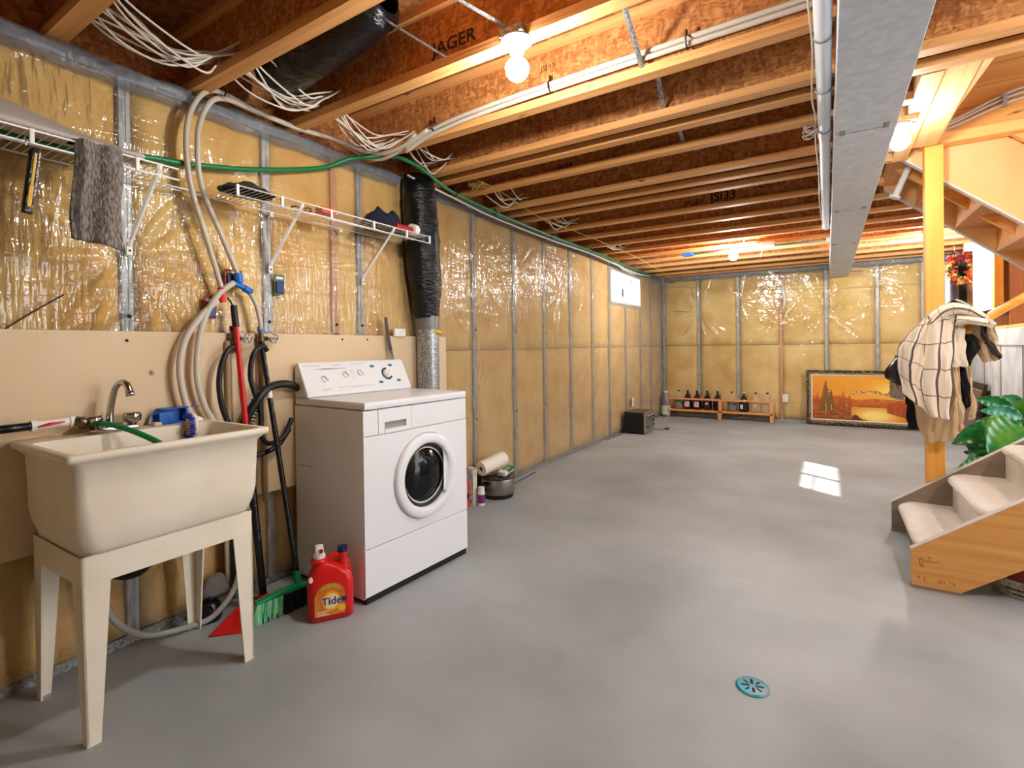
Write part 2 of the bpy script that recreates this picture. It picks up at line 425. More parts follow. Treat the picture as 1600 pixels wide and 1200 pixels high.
# track over and under the window
m = MB(); m.box((-.1, WY0, WZ0-.04), (-.003, WY1, WZ0-.002)); m.build('sill_track', 'steel', wall_left)
m = MB(); m.box((-.1, WY0, WZ1+.002), (-.003, WY1, WZ1+.04)); m.build('lintel_track', 'steel', wall_left)
film('plastic_sheet', wall_left, 'Y', -1.2, L-.01, .02, H-.02, .0, 1, holes=[(WY0+.03, WY1-.03, WZ0+.03, WZ1-.02)], stars=[(.40, 2.15, .30, .020, 9), (.92, 1.60, .30, .018, 13), (1.30, 2.05, .28, .016, 9), (1.05, 1.45, .30, .014, 9), (2.15, 2.1, .22, .012, 9), (3.34, 1.95, .3, .012, 9), (3.96, 1.9, .35, .014, 11), (4.9, 1.8, .3, .012, 9), (3.33, .8, .25, .01, 9), (5.8, 1.9, .3, .012, 9)])
m = MB()
for y in [.922, 1.538, 1.959, 2.15, 3.335, 3.964, 4.55, 5.175, 5.799, 6.4, 7.02, 7.7]:
    for z in (1.35, 1.30 if y < 3 else .62):
        if y < 2.9 and z < 1.33: continue
        m.lathe([(.009, 0), (.006, .004), (0, .005)], 8, Matrix.Translation((.010, y, z)) @ Matrix.Rotation(PI/2, 4, 'Y'))
m.build('staple_caps', 'dark', wall_left, kind='stuff')

# ---- window 1
win = MB(); d0 = -.21
win.box((d0, WY0, WZ0), (.004, WY1, WZ0+.02)); win.box((d0, WY0, WZ1-.02), (.004, WY1, WZ1)); win.box((d0, WY0, WZ0), (.004, WY0+.02, WZ1)); win.box((d0, WY1-.02, WZ0), (.004, WY1, WZ1))
window_1 = struct(win.build('window_1', 'whitem'))
m = MB()
for lo, hi in (((-0.180, WY0+.02, WZ0+.02), (-0.130, WY1-.02, WZ0+.06)), ((-0.180, WY0+.02, WZ1-.06), (-0.130, WY1-.02, WZ1-.02)), ((-0.180, WY0+.02, WZ0+.02), (-0.130, WY0+.06, WZ1-.02)), ((-0.180, WY1-.06, WZ0+.02), (-0.130, WY1-.02, WZ1-.02))): m.box(lo, hi)
m.build('window_frame', 'whitem', window_1, bevel=.004)
m = MB(); m.box((-0.180, 7.02, WZ0+.05), (-0.135, 7.06, WZ1-.05)); m.build('mullion', 'whitem', window_1)
m = MB(); m.box((-0.165, WY0+.05, 2.01), (-0.145, 7.02, 2.025)); m.build('glazing_bar', 'whitem', window_1)
m = MB(); m.box((-0.158, WY0+.05, WZ0+.05), (-0.154, 7.03, WZ1-.05)); m.build('pane', 'pane', window_1)
m = MB(); m.box((-0.158, 7.05, WZ0+.05), (-0.154, WY1-.05, WZ1-.05)); m.build('pane', 'pane', window_1)
m = MB(); m.box((-0.130, 7.20, 1.93), (-0.110, 7.225, 2.05)); m.build('window_latch', 'dark', window_1, bevel=.003)

# ---- back wall (Y = L)
wb = MB(); wb.box((-.3, L+.105, 0), (XR+2.2, L+.3, H+JH)); wall_back = struct(wb.build('wall_back', 'conc'))
xs = [.0, .609, 1.219, 1.832, 2.43, 3.048, 3.56, XR-.06]
for i, x in enumerate(xs):
    if i == 3: stud(wall_back, 'X', x, .03, H-.03, L+.004, -1, 'studwood', .038, .089, 'wood_stud')
    else: stud(wall_back, 'X', max(x, .03), .03, H-.03, L+.004, -1)
for x0, x1 in zip(xs, xs[1:]):
    batt(wall_back, 'X', x0+.022, x1-.022, .04, 1.19, L+.004, -1); batt(wall_back, 'X', x0+.022, x1-.022, 1.195, H-.05, L+.004, -1)
m = MB(); m.box((0, L+.002, 0), (XR, L+.1, .002)); m.box((0, L+.001, 0), (XR, L+.003, .038)); m.build('bottom_track', 'steel', wall_back)
m = MB(); m.box((0, L+.001, H-.045), (XR, L+.003, H)); m.build('top_track', 'steel', wall_back)
film('plastic_sheet', wall_back, 'X', .01, XR-.01, .02, H-.02, L, -1, amp=1.2, stars=[(.60, 1.75, .42, .045, 17), (1.25, 1.9, .3, .012, 9), (1.83, 1.5, .3, .012, 9), (2.44, 1.65, .42, .03, 13), (3.05, 2.2, .5, .045, 11), (.3, 1.0, .35, .010, 9)])
# loose fold of film by the wooden stud
m = MB()
def fold(u, v):
    z = 1.72+.5*v; wdt = .05*math.sin(PI*v)**.6
    return (1.85+.012*math.sin(v*7)+wdt*u*1.1, L-.025-.03*math.sin(PI*u)*math.sin(PI*v), z)
m.grid(fold, 6, 20); m.build('film_fold', M('folded_film', (236,232,222), .25, alpha=.75), wall_back, smooth=True)

# ---- right wall (X = XR): whitewashed concrete with a ledge and stud framing above
wr = MB(); wr.box((XR, 5.06, 0), (XR+.25, L+.2, 1.32)); wall_right = struct(wr.build('wall_right', 'wconc'))
m = MB(); m.box((XR-.012, 5.06, 1.16), (XR, L, 1.325)); m.build('ledge_board', 'wconc', wall_right, bevel=.003)
for y in (5.1, 5.75, 6.45, 7.15, 7.8, 8.45):
    m = MB(); m.box((XR-.006, y, 0), (XR, y+.012, 1.16)); m.build('form_line', M('form_seam', (120,120,122), .9) if 'seam' not in MT else MT['seam'], wall_right)
m = MB(); m.box((XR, 5.06, 1.325), (XR+.14, L, 1.363)); m.build('sill_plate', 'pineY', wall_right)
m = MB(); m.box((XR+.15, 5.06, 1.32), (XR+.2, L+.1, H+JH)); m.build('sheathing', M('brown_sheathing', (164,140,120), .8, col2=(140,116,98), nscale=5), wall_right)
for y in (5.1, 5.7, 6.3, 6.9, 7.5, 8.02, 8.35, 8.7):
    m = MB(); m.box((XR+.01, y-.019, 1.363), (XR+.15, y+.019, H+JH)); m.build('stud', 'studwood', wall_right)
# rest of the basement, out of frame
wn_ = MB(); wn_.box((-.3, YB-.2, 0), (6.2, YB, H+JH)); wall_near = struct(wn_.build('wall_near', 'board'))

we = MB(); we.box((6.0, YB-.2, 0), (6.2, 2.7, H+JH)); wall_east = struct(we.build('wall_east', 'board'))  # unseen wall stops early so sky light enters past its end

# ---- ceiling: subfloor with I-joists
cb = MB(); cb.box((-.3, YB, H+JH), (6.2, 2.86, H+JH+.03)); cb.box((-.3, 2.86, H+JH), (2.83, 5.07, H+JH+.03)); cb.box((-.3, 5.07, H+JH), (6.2, L+.3, H+JH+.03))
cb.box((2.7, 2.7, H+2.4), (6.2, 5.3, H+2.45))
for lo, hi in (((2.75, 2.75, H+JH+.03), (2.83, 5.2, H+2.4)), ((2.75, 2.78, H+JH+.03), (6.1, 2.86, H+2.4)), ((2.75, 5.07, H+JH+.03), (6.1, 5.15, H+2.4))): cb.box(lo, hi)  # unseen stairwell enclosure against light leaks, left open eastward for daylight
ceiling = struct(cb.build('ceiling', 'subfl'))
FW, FH = .064, .038
def joist(yf, x0=-.1, x1=6.0):
    m = MB(); m.box((x0, yf-FW, H), (x1, yf, H+FH), bevel=0); j = m.build('joist', 'flange', ceiling, label=None)
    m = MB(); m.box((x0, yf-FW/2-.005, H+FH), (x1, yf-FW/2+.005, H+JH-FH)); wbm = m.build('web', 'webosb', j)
    m = MB(); m.box((x0, yf-FW, H+JH-FH), (x1, yf, H+JH)); m.build('top_flange', 'flange', j)
    return j, wbm
jo = {}
for yf in [-2.2, -1.71, -1.22, -.73, -.24, .25, .735, 1.222, 1.705, 2.225, 2.672, 2.838]: jo[yf] = joist(yf)
for yf in [3.163, 3.662, 3.881]: jo[yf] = joist(yf, x1=2.80)
for yf in [4.119, 4.643, 5.124, 5.622, 6.10, 6.59, 7.075, 7.56, 8.05, 8.53, 8.84]: jo[yf] = joist(yf, x1=6.0 if yf > 5.0 else 2.80)
INK = M('black_stencil_ink', (46,28,18), .8)
RX = Matrix.Rotation(PI/2, 4, 'X')
def stencil(yf, body, x, z, size, off=0, sx=1): text('printed_lettering', body, size, INK, Matrix.Translation((x, yf-FW/2-.0065, z)) @ RX, jo[yf][0], offset=off, sx=sx)
stencil(4.643, 'JAGER', 1.46, 2.452, .062); stencil(4.643, 'JSI33', 1.70, 2.466, .105, .002)
stencil(4.643, 'CCMC 13', 2.05, 2.50, .055)
stencil(1.705, 'JAGER', 1.13, 2.475, .075, .001, 1.1); stencil(3.163, 'JSI33', .93, 2.430, .06, .001)
stencil(2.225, 'JSI 13', 1.30, 2.56, .035)
# rim board and fill above the left wall
m = MB(); m.box((-.30, YB, H), (-.10, L, H+JH)); m.build('rim_board', 'webosb', ceiling)
m = MB(); m.box((-.10, L+.0, H), (6.0, L+.1, H+JH)); m.build('rim_board', 'webosb', ceiling)
# bridging straps: thin pressed steel bars between joists
def strap(p, q, w=.022):
    m = MB(); m.tube([p, ((Vector(p)+Vector(q))/2)+Vector((0,0,.003)), q], w/2, 4, flat=.25)
    m.build('bridging_strap', 'spangle', ceiling)
strap((.80, 1.28, 2.62), (1.12, 1.66, 2.40)); strap((1.10, 1.28, 2.60), (1.42, 1.65, 2.42))
strap((1.78, 1.78, 2.60), (1.77, 2.17, 2.40)); strap((1.70, 2.24, 2.395), (1.70, 2.62, 2.60))
strap((1.78, 2.24, 2.62), (1.74, 2.6, 2.42)); strap((1.70, 3.17, 2.395), (1.70, 3.58, 2.52)); strap((2.2, 3.17, 2.40), (2.2, 3.58, 2.52)); strap((1.72, 2.80, 2.55), (1.72, 3.1, 2.42))
strap((1.71, 4.15, 2.40), (1.71, 4.6, 2.6)); strap((2.1, 5.14, 2.40), (2.1, 5.5, 2.6))
# trimmer and framing of the stair opening
m = MB(); m.box((2.80, 2.86, 2.374), (2.88, 4.12, 2.66)); m.build('trimmer', 'pineY', ceiling, bevel=.002)
m = MB(); m.box((2.885, 2.86, 2.39), (3.005, 3.95, 2.425), Matrix()); m.build('trimmer', 'pineY', ceiling, bevel=.002)
m = MB(); m.hexa([(3.005,2.86,2.43),(3.03,2.86,2.43),(3.03,3.9,2.43),(3.005,3.9,2.43),(3.20,2.86,2.63),(3.225,2.86,2.63),(3.10,3.9,2.63),(3.075,3.9,2.63)]); m.build('blocking', 'pineY', ceiling)
for z0, z1 in ((2.49, 2.62), (2.622, 2.74), (2.742, 2.86), (2.862, 3.1)):
    m = MB(); m.box((2.885, 4.10, z0), (6.0, 4.14, z1)); m.build('header_board', 'pineX', ceiling, bevel=.002)
m = MB(); m.box((2.94, 4.045, 2.42), (6.0, 4.135, 2.488)); m.build('stair_beam', 'pineX', ceiling, bevel=.003)
# ================================================================ CEILING SERVICES
# ---- supply duct
t = thing('supply_duct', 'long rectangular galvanised sheet metal supply duct hung under the joists', 'duct', (2.6, 5.4, 2.182))
seams = [-1.2, .3, 1.55, 2.86, 4.50, 6.0, 7.3, L-.02]
for i, (a, b) in enumerate(zip(seams, seams[1:])):
    x0, x1 = 2.475, 2.70
    m = MB(); m.box((x0, a+.003, 2.182), (x1+.012, b-.003, H-.002), bevel=.003); m.build('duct_section', 'steel_b', t)
    if i:
        m = MB(); m.box((x0-.002, a-.012, 2.179), (x1+.014, a+.010, 2.183)); m.box((x0-.003, a-.012, 2.179), (x0, a+.010, H-.01)); m.build('slip_joint', 'steel_b', t, bevel=.001)
        for dx in (.02, .185):
            m = MB(); m.box((x0+dx, a-.075+.02, 2.176), (x0+dx+.022, a-.005, 2.181)); m.build('drive_cleat', 'spangle', t, bevel=.001)
# ---- white pipe alongside it
t = thing('white_pipe', 'long white plastic pipe running along the ceiling beside the metal duct', 'pipe', (2.434, 3, 2.335))
m = MB(); m.tube([(2.432, -2.4, 2.345), (2.434, 2.2, 2.338), (2.438, 5.70, 2.325)], .0285, 20); m.build('pipe_run', 'pvc', t, smooth=True, angle=40)
for y in (1.0, 3.2, 4.3):
    m = MB(); m.tube([(2.434, y-.04, 2.337), (2.434, y+.04, 2.336)], .0325, 20); m.build('coupling', 'pvc', t, smooth=True, angle=40)
m = MB(); m.tube([(2.438, 5.66, 2.325), (2.438, 5.73, 2.325)], .033, 20); m.build('end_cap', 'pvc', t, smooth=True, angle=40)
for y in (2.19, 2.64, 3.14):
    m = MB(); m.tube([(2.434+.0335*math.cos(a), y, 2.337+.0335*math.sin(a)) for a in [PI*k/8-PI for k in range(9)]]+[(2.47, y, 2.385), ], .003, 5); m.build('hanger_strap', 'spangle', t)
o = MB().tube([(2.395, 1.2, 2.36), (2.392, 1.9, 2.34), (2.398, 2.3, 2.35), (2.388, 2.7, 2.325), (2.398, 3.0, 2.34), (2.392, 3.3, 2.33), (2.40, 3.9, 2.33), (2.397, 4.6, 2.31), (2.403, 5.2, 2.32), (2.41, 5.5, 2.31)], .004, 6, smooth=4).build('string', 'cable', smooth=True)
tag(o, 'thin off white cord clipped along the left side of the white ceiling pipe', 'cord')
m = MB()
for k in range(5): m.tube([(2.37+.035*math.cos(a)*(.6+.1*k), 3.08+.05*math.sin(a+k), 2.325-.008*k+.01*math.cos(2*a)) for a in [2*PI*i/12 for i in range(12)]], .003, 5, closed=True)
o = m.build('cord_coil', 'cable', smooth=True); tag(o, 'small coil of off white cord tied beside the ceiling pipe', 'cord')
# ---- lamps
def lamp(name, label, x, y, z, r=.046, box=True, up=None, k=1.0):
    t = thing(name, label, 'lamp', (x, y, z), local=True, group='bare bulbs in ceiling lampholders')
    top = up if up is not None else H-z
    if box:
        m = MB(); m.box((-.05, -.05, top), (.05, .05, top+.035), bevel=.006); m.build('junction_box', 'spangle', t)
    m = MB(); m.lathe([(.058, top), (.060, top-.006), (.05, top-.014), (.032, top-.024), (.026, top-.05), (.0, top-.05)], 24); m.build('lampholder', 'whitem', t, smooth=True, angle=40)
    m = MB(); n0 = top-.048
    m.lathe([(.015, n0), (.016, n0-.008), (.0165, n0-.02), (.024, .035), (r*.72, .026), (r*.95, .012), (r, 0), (r*.93, -.018), (r*.7, -.034), (r*.35, -.044), (0, -.047)], 20)
    b = m.build('bulb', bulb_mat(k), t, smooth=True)
    return t
lamp('ceiling_lamp', 'bare lit bulb in a ceiling lampholder above the laundry sink area', 1.445, 1.655, 2.265, k=2.2)
lamp('ceiling_lamp', 'bare lit bulb in a white lampholder beside the metal duct near the stairs', 2.772, 3.36, 2.262, up=H-2.262-.03, k=1.2)
lamp('ceiling_lamp', 'bare lit bulb hanging from the joists near the back wall', 1.517, 6.40, 2.235, r=.05, k=3.6)
lamp('ceiling_lamp', 'added bare bulb hidden behind the pine post to brighten the far end', 3.385, 7.0, 2.25, r=.045, k=4.5)  # added fill bulb, kept out of sight by the post
lamp('ceiling_lamp', 'added unseen bare bulb right of the view to brighten the stairs', 3.9, 2.0, 2.265, k=3.6)  # added fill bulb outside the frame for stairs and floor
# black film wrapped branch duct in the joist bay
m = MB()
def bd(u, v):
    x = .22+.75*v; a = 2*PI*u; r = .105*(1+.08*nz(math.cos(a)*2, math.sin(a)*2, x*12))*(1 if v < .97 else .6)
    return (x, 1.45+r*math.cos(a), 2.515+.09*v*v+r*math.sin(a))
m.grid(bd, 28, 40); o = m.build('branch_duct', 'blacktape', smooth=True); tag(o, 'black wrapped duct up in the joist bay near the top left', 'duct')
m = MB(); m.box((2.70, 3.30, 2.345), (2.84, 3.42, 2.372)); o = m.build('lampholder_backing', 'studwood'); tag(o, 'small wooden block carrying the lampholder beside the duct', 'block')
# conduit along the joist near the back
t = thing('conduit', 'thin grey metal conduit running across the ceiling past the far bulb', 'conduit', (1.6, 6.75, H))
m = MB(); m.tube([(.93, 6.62, H-.02), (2.47, 6.62, H-.02)], .013, 10); m.build('conduit_tube', 'spangle', t, smooth=True)
m = MB(); m.box((.90, 6.57, H-.04), (1.02, 6.67, H-.005), bevel=.004); m.build('blue_junction_box', 'blue', t, label='blue plastic junction box')
m = MB(); m.box((2.44, 6.585, H-.045), (2.475, 6.655, H-.003), bevel=.004); m.build('end_fitting', 'whitem', t)
t = thing('ceiling_socket', 'cream plastic ceiling socket box with dangling pull cord near the far bulb', 'socket', (1.85, 6.5, H))
m = MB(); m.box((1.80, 6.40, 2.315), (1.95, 6.52, 2.37), bevel=.01); m.build('socket_box', 'whitem', t)
m = MB(); m.box((1.68, 6.42, 2.335), (1.80, 6.50, 2.37), bevel=.008); m.build('socket_cover', 'board', t)
m = MB(); m.tube([(1.82, 6.44, 2.32), (1.815, 6.43, 2.26), (1.80, 6.43, 2.20)], .004, 6); m.build('pull_cord', 'cable', t)
o = MB().tube([(1.56, 6.38, 2.35), (1.60, 6.3, 2.33), (1.66, 6.2, 2.37), (1.67, 6.12, 2.385)], .005, 6, smooth=4).build('lamp_cable', 'cable', smooth=True); tag(o, 'short cream cable curving up beside the far bulb', 'cable')

# ---- cable bundles in the joist bays along the left wall
def bundle(y0, y1, n, label, dip=.17, x=.12):
    t = thing('cable_bundle', label, 'cables', (x, y0, H), group='white cables sagging between joists by left wall')
    for k in range(n):
        r = random.random
        xa = x+.02+.25*r(); xb = x+.03+.08*r()+.25*(k/n)
        za = H+.06+.13*r(); zb = H+.05+.06*r()
        ym = (y0+y1)/2+(.12*r()-.06); d = dip*(.35+.65*r())
        xm = (xa+xb)/2-.05+.1*r()
        MB().tube([(xa, y0-.03, za), ((xa+xm)/2, (y0*.6+ym*.4), (za)-d*.8), (xm, ym+.05, min(za, zb)-d), ((xm+xb)/2+.01, (ym+y1)/2+.04, zb-d*.55), (xb, y1+.01, zb)], .0045, 6, smooth=5).build('cable', 'cable', t, smooth=True)
bundle(.74, 1.17, 12, 'tangle of white cables sagging in the nearest joist bay at top left', .16)
bundle(1.23, 1.65, 11, 'bunch of white cables looping behind the first full joist', .13)
bundle(1.71, 2.17, 9, 'bunch of white cables drooping above the green hose bend', .13)
bundle(2.23, 2.60, 7, 'thin white cables in the joist bay above the black wrapped duct', .12)
bundle(3.17, 3.60, 6, 'few white cables in the joist bay beyond the black duct', .10)
bundle(4.14, 4.58, 6, 'few white cables in the joist bay midway along left wall', .09)
bundle(5.65, 6.04, 5, 'few white cables near the basement window', .09)

# ---- milky water lines, clips
def clip(p, parent, s=1, along='Y'):
    m = MB(); x, y, z = p
    m.tube([(x+(.018*s*math.cos(a) if along == 'Y' else .002), y+(.002 if along == 'Y' else .018*s*math.cos(a)), z+.018*s*math.sin(a)) for a in [2*PI*k/10 for k in range(10)]], .0035, 5, closed=True); m.box((x-.004, y-.004, z+.014*s), (x+.004, y+.004, z+.035*s))
    m.build('clip', 'black', parent)
t = thing('water_line', 'milky plastic water line arching from the joist clip down to the red valve tee', 'pipe', (.07, 1.25, 1.46))
MB().tube([(.50, 2.12, H+.03), (.30, 2.145, H-.03), (.14, 2.12, H-.03), (.07, 1.9, H+.03), (.05, 1.7, H+.02), (.05, 1.45, H+.02), (.06, 1.285, 2.405), (.075, 1.20, 2.365), (.08, 1.14, 2.26), (.08, 1.118, 2.12), (.08, 1.135, 1.93), (.075, 1.20, 1.71), (.065, 1.268, 1.49)], .0115, 10, smooth=6).build('tubing', 'tube', t, smooth=True)
for p in ((.07, 1.285, 2.405), (.06, 1.705, H+.012)): clip(p, t, 1.3)
t = thing('water_line', 'second milky water line arching just inside it down to the blue valve tee', 'pipe', (.07, 1.33, 1.52))
MB().tube([(.58, 2.13, H+.04), (.34, 2.125, H-.02), (.17, 2.08, H-.015), (.10, 1.88, H+.015), (.08, 1.68, H+.002), (.08, 1.45, H), (.09, 1.30, 2.37), (.10, 1.22, 2.33), (.11, 1.165, 2.22), (.11, 1.15, 2.10), (.10, 1.17, 1.93), (.08, 1.27, 1.72), (.06, 1.355, 1.55)], .0115, 10, smooth=6).build('tubing', 'tube', t, smooth=True)
# pair of lines on along the joist
for k, (dz, lb) in enumerate(((0, 'upper of two milky water lines fixed along the joist towards the first bulb'), (.026, 'lower of two milky water lines fixed along the joist towards the first bulb'))):
    t = thing('water_line', lb, 'pipe', (1.2, 2.15, H+.05))
    MB().tube([(.40, 2.14, H-.03-.01*k), (.60, 2.15, H+.045-dz), (1.0, 2.15, H+.075-dz), (1.6, 2.15, H+.085-dz), (2.3, 2.15, H+.09-dz), (3.4, 2.15, H+.095-dz)], .0115, 10, smooth=5).build('tubing', 'tube', t, smooth=True)
    if k:
        for x in (.61, 1.33, 1.96): clip((x, 2.15, H+.055 if x < 1 else H+.07), t, 1.5, 'X')
# tube from blue tee to the right tap
# ---- long green hose on the left wall
t = thing('garden_hose', 'long green hose strung along the top of the left wall', 'hose', (.05, 2.4, 2.47))
pts = [(.10, .35, 1.95), (.07, .70, 1.955), (.05, .97, 2.011), (.05, 1.155, 2.035), (.05, 1.45, 2.098), (.05, 1.83, 2.218), (.12, 2.0, 2.31), (.24, 2.19, 2.357), (.255, 2.34, 2.36), (.24, 2.48, 2.352), (.19, 2.66, 2.345), (.12, 2.95, 2.345), (.10, 3.5, 2.33), (.10, 4.5, 2.315), (.11, 5.5, 2.32), (.10, 6.2, 2.325), (.06, 7.2, 2.30), (.06, 8.0, 2.33), (.07, 8.5, 2.34)]
MB().tube(pts, .0125, 12, smooth=6).build('hose_run', 'green', t, smooth=True)
for i in (11, 12, 13, 14): 
    x, y, z = pts[i]; clip((x, y, z), t, 1.1)
# grey/white cables running with it under the joists
t = thing('running_cables', 'grey and white cables running beside the green hose under the joists', 'cables', (.1, 4, 2.33))
for k in range(3):
    MB().tube([(.12+.02*k, 2.45, 2.34-.012*k), (.08+.02*k, 2.95, 2.33-.012*k), (.07+.02*k, 3.5, 2.30-.01*k), (.07+.02*k, 4.5, 2.29-.01*k), (.08+.02*k, 5.5, 2.30-.01*k), (.07+.015*k, 6.25, 2.295-.01*k), (.05+.015*k, 7.3, 2.27), (.06, 8.0, 2.31)], .007, 8, smooth=5).build('cable', 'cable', t, smooth=True)
m = MB()
for k in range(4):
    m.tube([(.06, 6.30+.1*k, 2.33), (.09, 6.5+.12*k, 2.27-.01*k), (.07, 6.75+.15*k, 2.25), (.05, 7.0+.15*k, 2.31)], .0045, 6, smooth=5)
m.build('cable_loops', 'cable', t, smooth=True)
# thin yellow strings
YS = M('yellow_string', (212,190,96), .7)
o = MB().tube([(.27, 2.75, 2.41), (.36, 3.1, 2.39), (.30, 3.9, 2.35), (.36, 5.0, 2.34), (.42, 6.5, 2.31), (.40, 8.82, 2.20)], .0022, 5, smooth=3).build('string', YS, smooth=True); tag(o, 'thin yellow string stretched under the joists near left wall', 'string')
o = MB().tube([(.30, 8.83, 2.21), (1.0, 8.83, 2.10), (1.9, 8.83, 2.045), (2.5, 8.83, 2.015), (3.1, 8.83, 2.01), (3.9, 8.83, 2.02)], .003, 5, smooth=3).build('string', YS, smooth=True); tag(o, 'yellow string sagging across the back wall film', 'string')
m = MB()
for k in range(6): m.tube([(.30+.04*math.cos(a)*(1+.2*k), 2.98+.05*math.sin(a+k), 2.40-.006*k+.01*math.sin(2*a)) for a in [2*PI*i/12 for i in range(12)]], .002, 4, closed=True)
o = m.build('string_tangle', YS); tag(o, 'small tangle of yellow string caught under the joists', 'string')

# ---- film bunched over the top track, above the duct
m = MB()
def bunch(u, v):
    y = -.6+u*3.05; a = v*PI*.9
    r = .045+.02*nz(y*6, a*1.5, 2)
    return (.0+r*math.sin(a)*1.0, y, H-.045+.05*math.cos(a)+.012*nz(y*9, a, 5))
m.grid(bunch, 150, 8)
BF = M('grey_film_bunch', (128,134,142), .18, alpha=.5, bump=1, bscale=30)
o = m.build('film_overlap', BF, wall_left, smooth=True)
m = MB()
def bunch2(u, v):
    y = 2.66+u*6.1; a = v*PI*.9; r = .035+.02*nz(y*6, a*1.5, 2)
    return (.0+r*math.sin(a), y, H-.04+.045*math.cos(a)+.012*nz(y*9, a, 5))
m.grid(bunch2, 260, 8); m.build('film_overlap', BF, wall_left, smooth=True)
m = MB()
def bunch3(u, v):
    x = .05+u*3.8; a = v*PI*.9; r = .035+.02*nz(x*6, a*1.5, 8)
    return (x, L-.0-r*math.sin(a), H-.04+.045*math.cos(a)+.012*nz(x*9, a, 5))
m.grid(bunch3, 200, 8); m.build('film_overlap', BF, wall_back, smooth=True)

# ---- black wrapped vent with galvanised pipe below
t = thing('wrapped_vent_duct', 'black film wrapped vent duct with galvanised pipe below, behind the washer', 'duct', (.11, 2.6, 0))
pz = [(.10, 2.565, 2.36, .10), (.115, 2.56, 2.28, .115), (.12, 2.565, 2.15, .118), (.12, 2.575, 2.0, .122), (.12, 2.585, 1.85, .125), (.12, 2.60, 1.70, .118), (.115, 2.615, 1.58, .108), (.11, 2.625, 1.47, .094), (.11, 2.63, 1.41, .086)]
m = MB(); rings = []
NN = 60
def lerp(seq, t):
    f = t*(len(seq)-1); i = min(int(f), len(seq)-2); f -= i
    return [a*(1-f)+b*f for a, b in zip(seq[i], seq[i+1])]
def duct(u, v):
    x, y, z, r = lerp(pz, v); a = 2*PI*u
    r = r*(1+.07*nz(math.cos(a)*2.5, math.sin(a)*2.5, z*9)+.05*nz(math.cos(a)*5, math.sin(a)*5, z*22))
    return (x+r*math.cos(a)*.92, y+r*math.sin(a), z)
m.grid(duct, 36, 70); m.build('black_wrap', 'blacktape', t, smooth=True)
m = MB(); m.tube([(.11, 2.632, 1.425), (.11, 2.634, 1.335)], .082, 24); m.build('foil_tape_collar', M('grey_foil_tape', (120,120,120), .4, metal=.5, bump=.4, bscale=50), t, smooth=True, angle=40)
m = MB(); m.tube([(.11, 2.634, 1.34), (.11, 2.645, .30)], .076, 24); m.build('galvanised_pipe', 'spangle', t, smooth=True, angle=40)
m = MB(); m.tube([(.11, 2.65, .32), (.14, 2.63, .22), (.22, 2.60, .17)], .076, 20, smooth=3); m.build('elbow', 'spangle', t, smooth=True)
m = MB(); m.tube([(.16, 2.60, 1.325), (.19, 2.63, 1.318), (.19, 2.68, 1.31)], .012, 6); m.build('yellow_tie', M('yellow_tape', (226,190,60), .6), t)

# ---- galvanised flue near the far right corner
t = thing('round_flue_pipe', 'shiny round galvanised pipe standing in the far right corner by the post', 'duct', (3.78, 8.55, 0))
m = MB(); m.tube([(3.79, 8.62, 0.0), (3.79, 8.62, H-.06)], .075, 24); m.build('pipe', M('bright_galvanised', (190,196,206), .28, metal=.85), t, smooth=True, angle=40)
m = MB(); m.tube([(3.70, 8.78, .0), (3.70, 8.78, H-.06)], .03, 12); m.build('narrow_pipe', 'spangle', t, smooth=True)
# ================================================================ LEFT WALL THINGS
# ---- cream panel board
t = thing('panel_board', 'cream panel board screwed to the studs behind sink and washer', 'board', (.02, 1.5, .48))
m = MB(); m.box((.028, -.9, .485), (.040, 2.915, 1.288)); m.build('board', 'board', t, bevel=.001)
for y in (.90, 1.555, 1.97, 2.16):
    m = MB(); m.lathe([(.006, 0), (.006, .002), (0, .0025)], 10, Matrix.Translation((.040, y, 1.262 if y > 1 else 1.250)) @ Matrix.Rotation(PI/2, 4, 'Y')); m.build('screw', 'dark', t)
m = MB()
for k in range(7):
    a = k*.9; m.tube([(.0405, .985, 1.115), (.041, .985+.012*math.cos(a), 1.115+.014*math.sin(a))], .0012, 4)
m.build('scuff_mark', M('scuff', (120,100,80), .8), t)
o = MB().tube([(.030, .53, 1.275), (.034, .61, 1.345), (.036, .705, 1.42)], .003, 6).build('thin_stick', M('dark_twig', (74,50,30), .8)); tag(o, 'thin dark stick slanting against the film above the cream board', 'stick')

# ---- wire shelf
t = thing('wire_shelf', 'long white wire shelf with a notch for pipes on the left wall', 'shelf', (.15, 1.2, 1.91))
SZ, SL = 1.914, 1.872
for nm, ya, yb in (('front_rail', -.3, .985), ('front_rail', 1.213, 2.455)):
    MB().tube([(.30, ya, SZ), (.30, yb, SZ)], .0035, 8).build(nm, 'wire', t, smooth=True)
    MB().tube([(.30, ya, SL), (.30, yb, SL)], .0035, 8).build('lower_rail', 'wire', t, smooth=True)
    MB().tube([(.16, ya, SZ-.004), (.16, yb, SZ-.004)], .003, 8).build('middle_rail', 'wire', t, smooth=True)
MB().tube([(.035, -.3, SZ-.004), (.035, 2.455, SZ-.004)], .0035, 8).build('back_rail', 'wire', t, smooth=True)
MB().tube([(.075, .985, SZ-.004), (.075, 1.213, SZ-.004)], .0035, 8).build('notch_rail', 'wire', t, smooth=True)
m = MB(); y = -.29
while y < 2.45:
    if .99 < y < 1.21: m.tube([(.035, y, SZ), (.075, y, SZ)], .0016, 5)
    else: m.tube([(.035, y, SZ), (.30, y, SZ)], .0016, 5)
    y += .0254
m.build('deck_wires', 'wire', t, kind='stuff')
for y in (.12, .555, .845, 1.216, 1.425, 1.70, 1.985, 2.245, 2.45):
    m = MB(); m.box((.296, y-.006, SL-.004), (.306, y+.006, SZ+.004), bevel=.002); m.build('lip_bracket', 'wire', t)
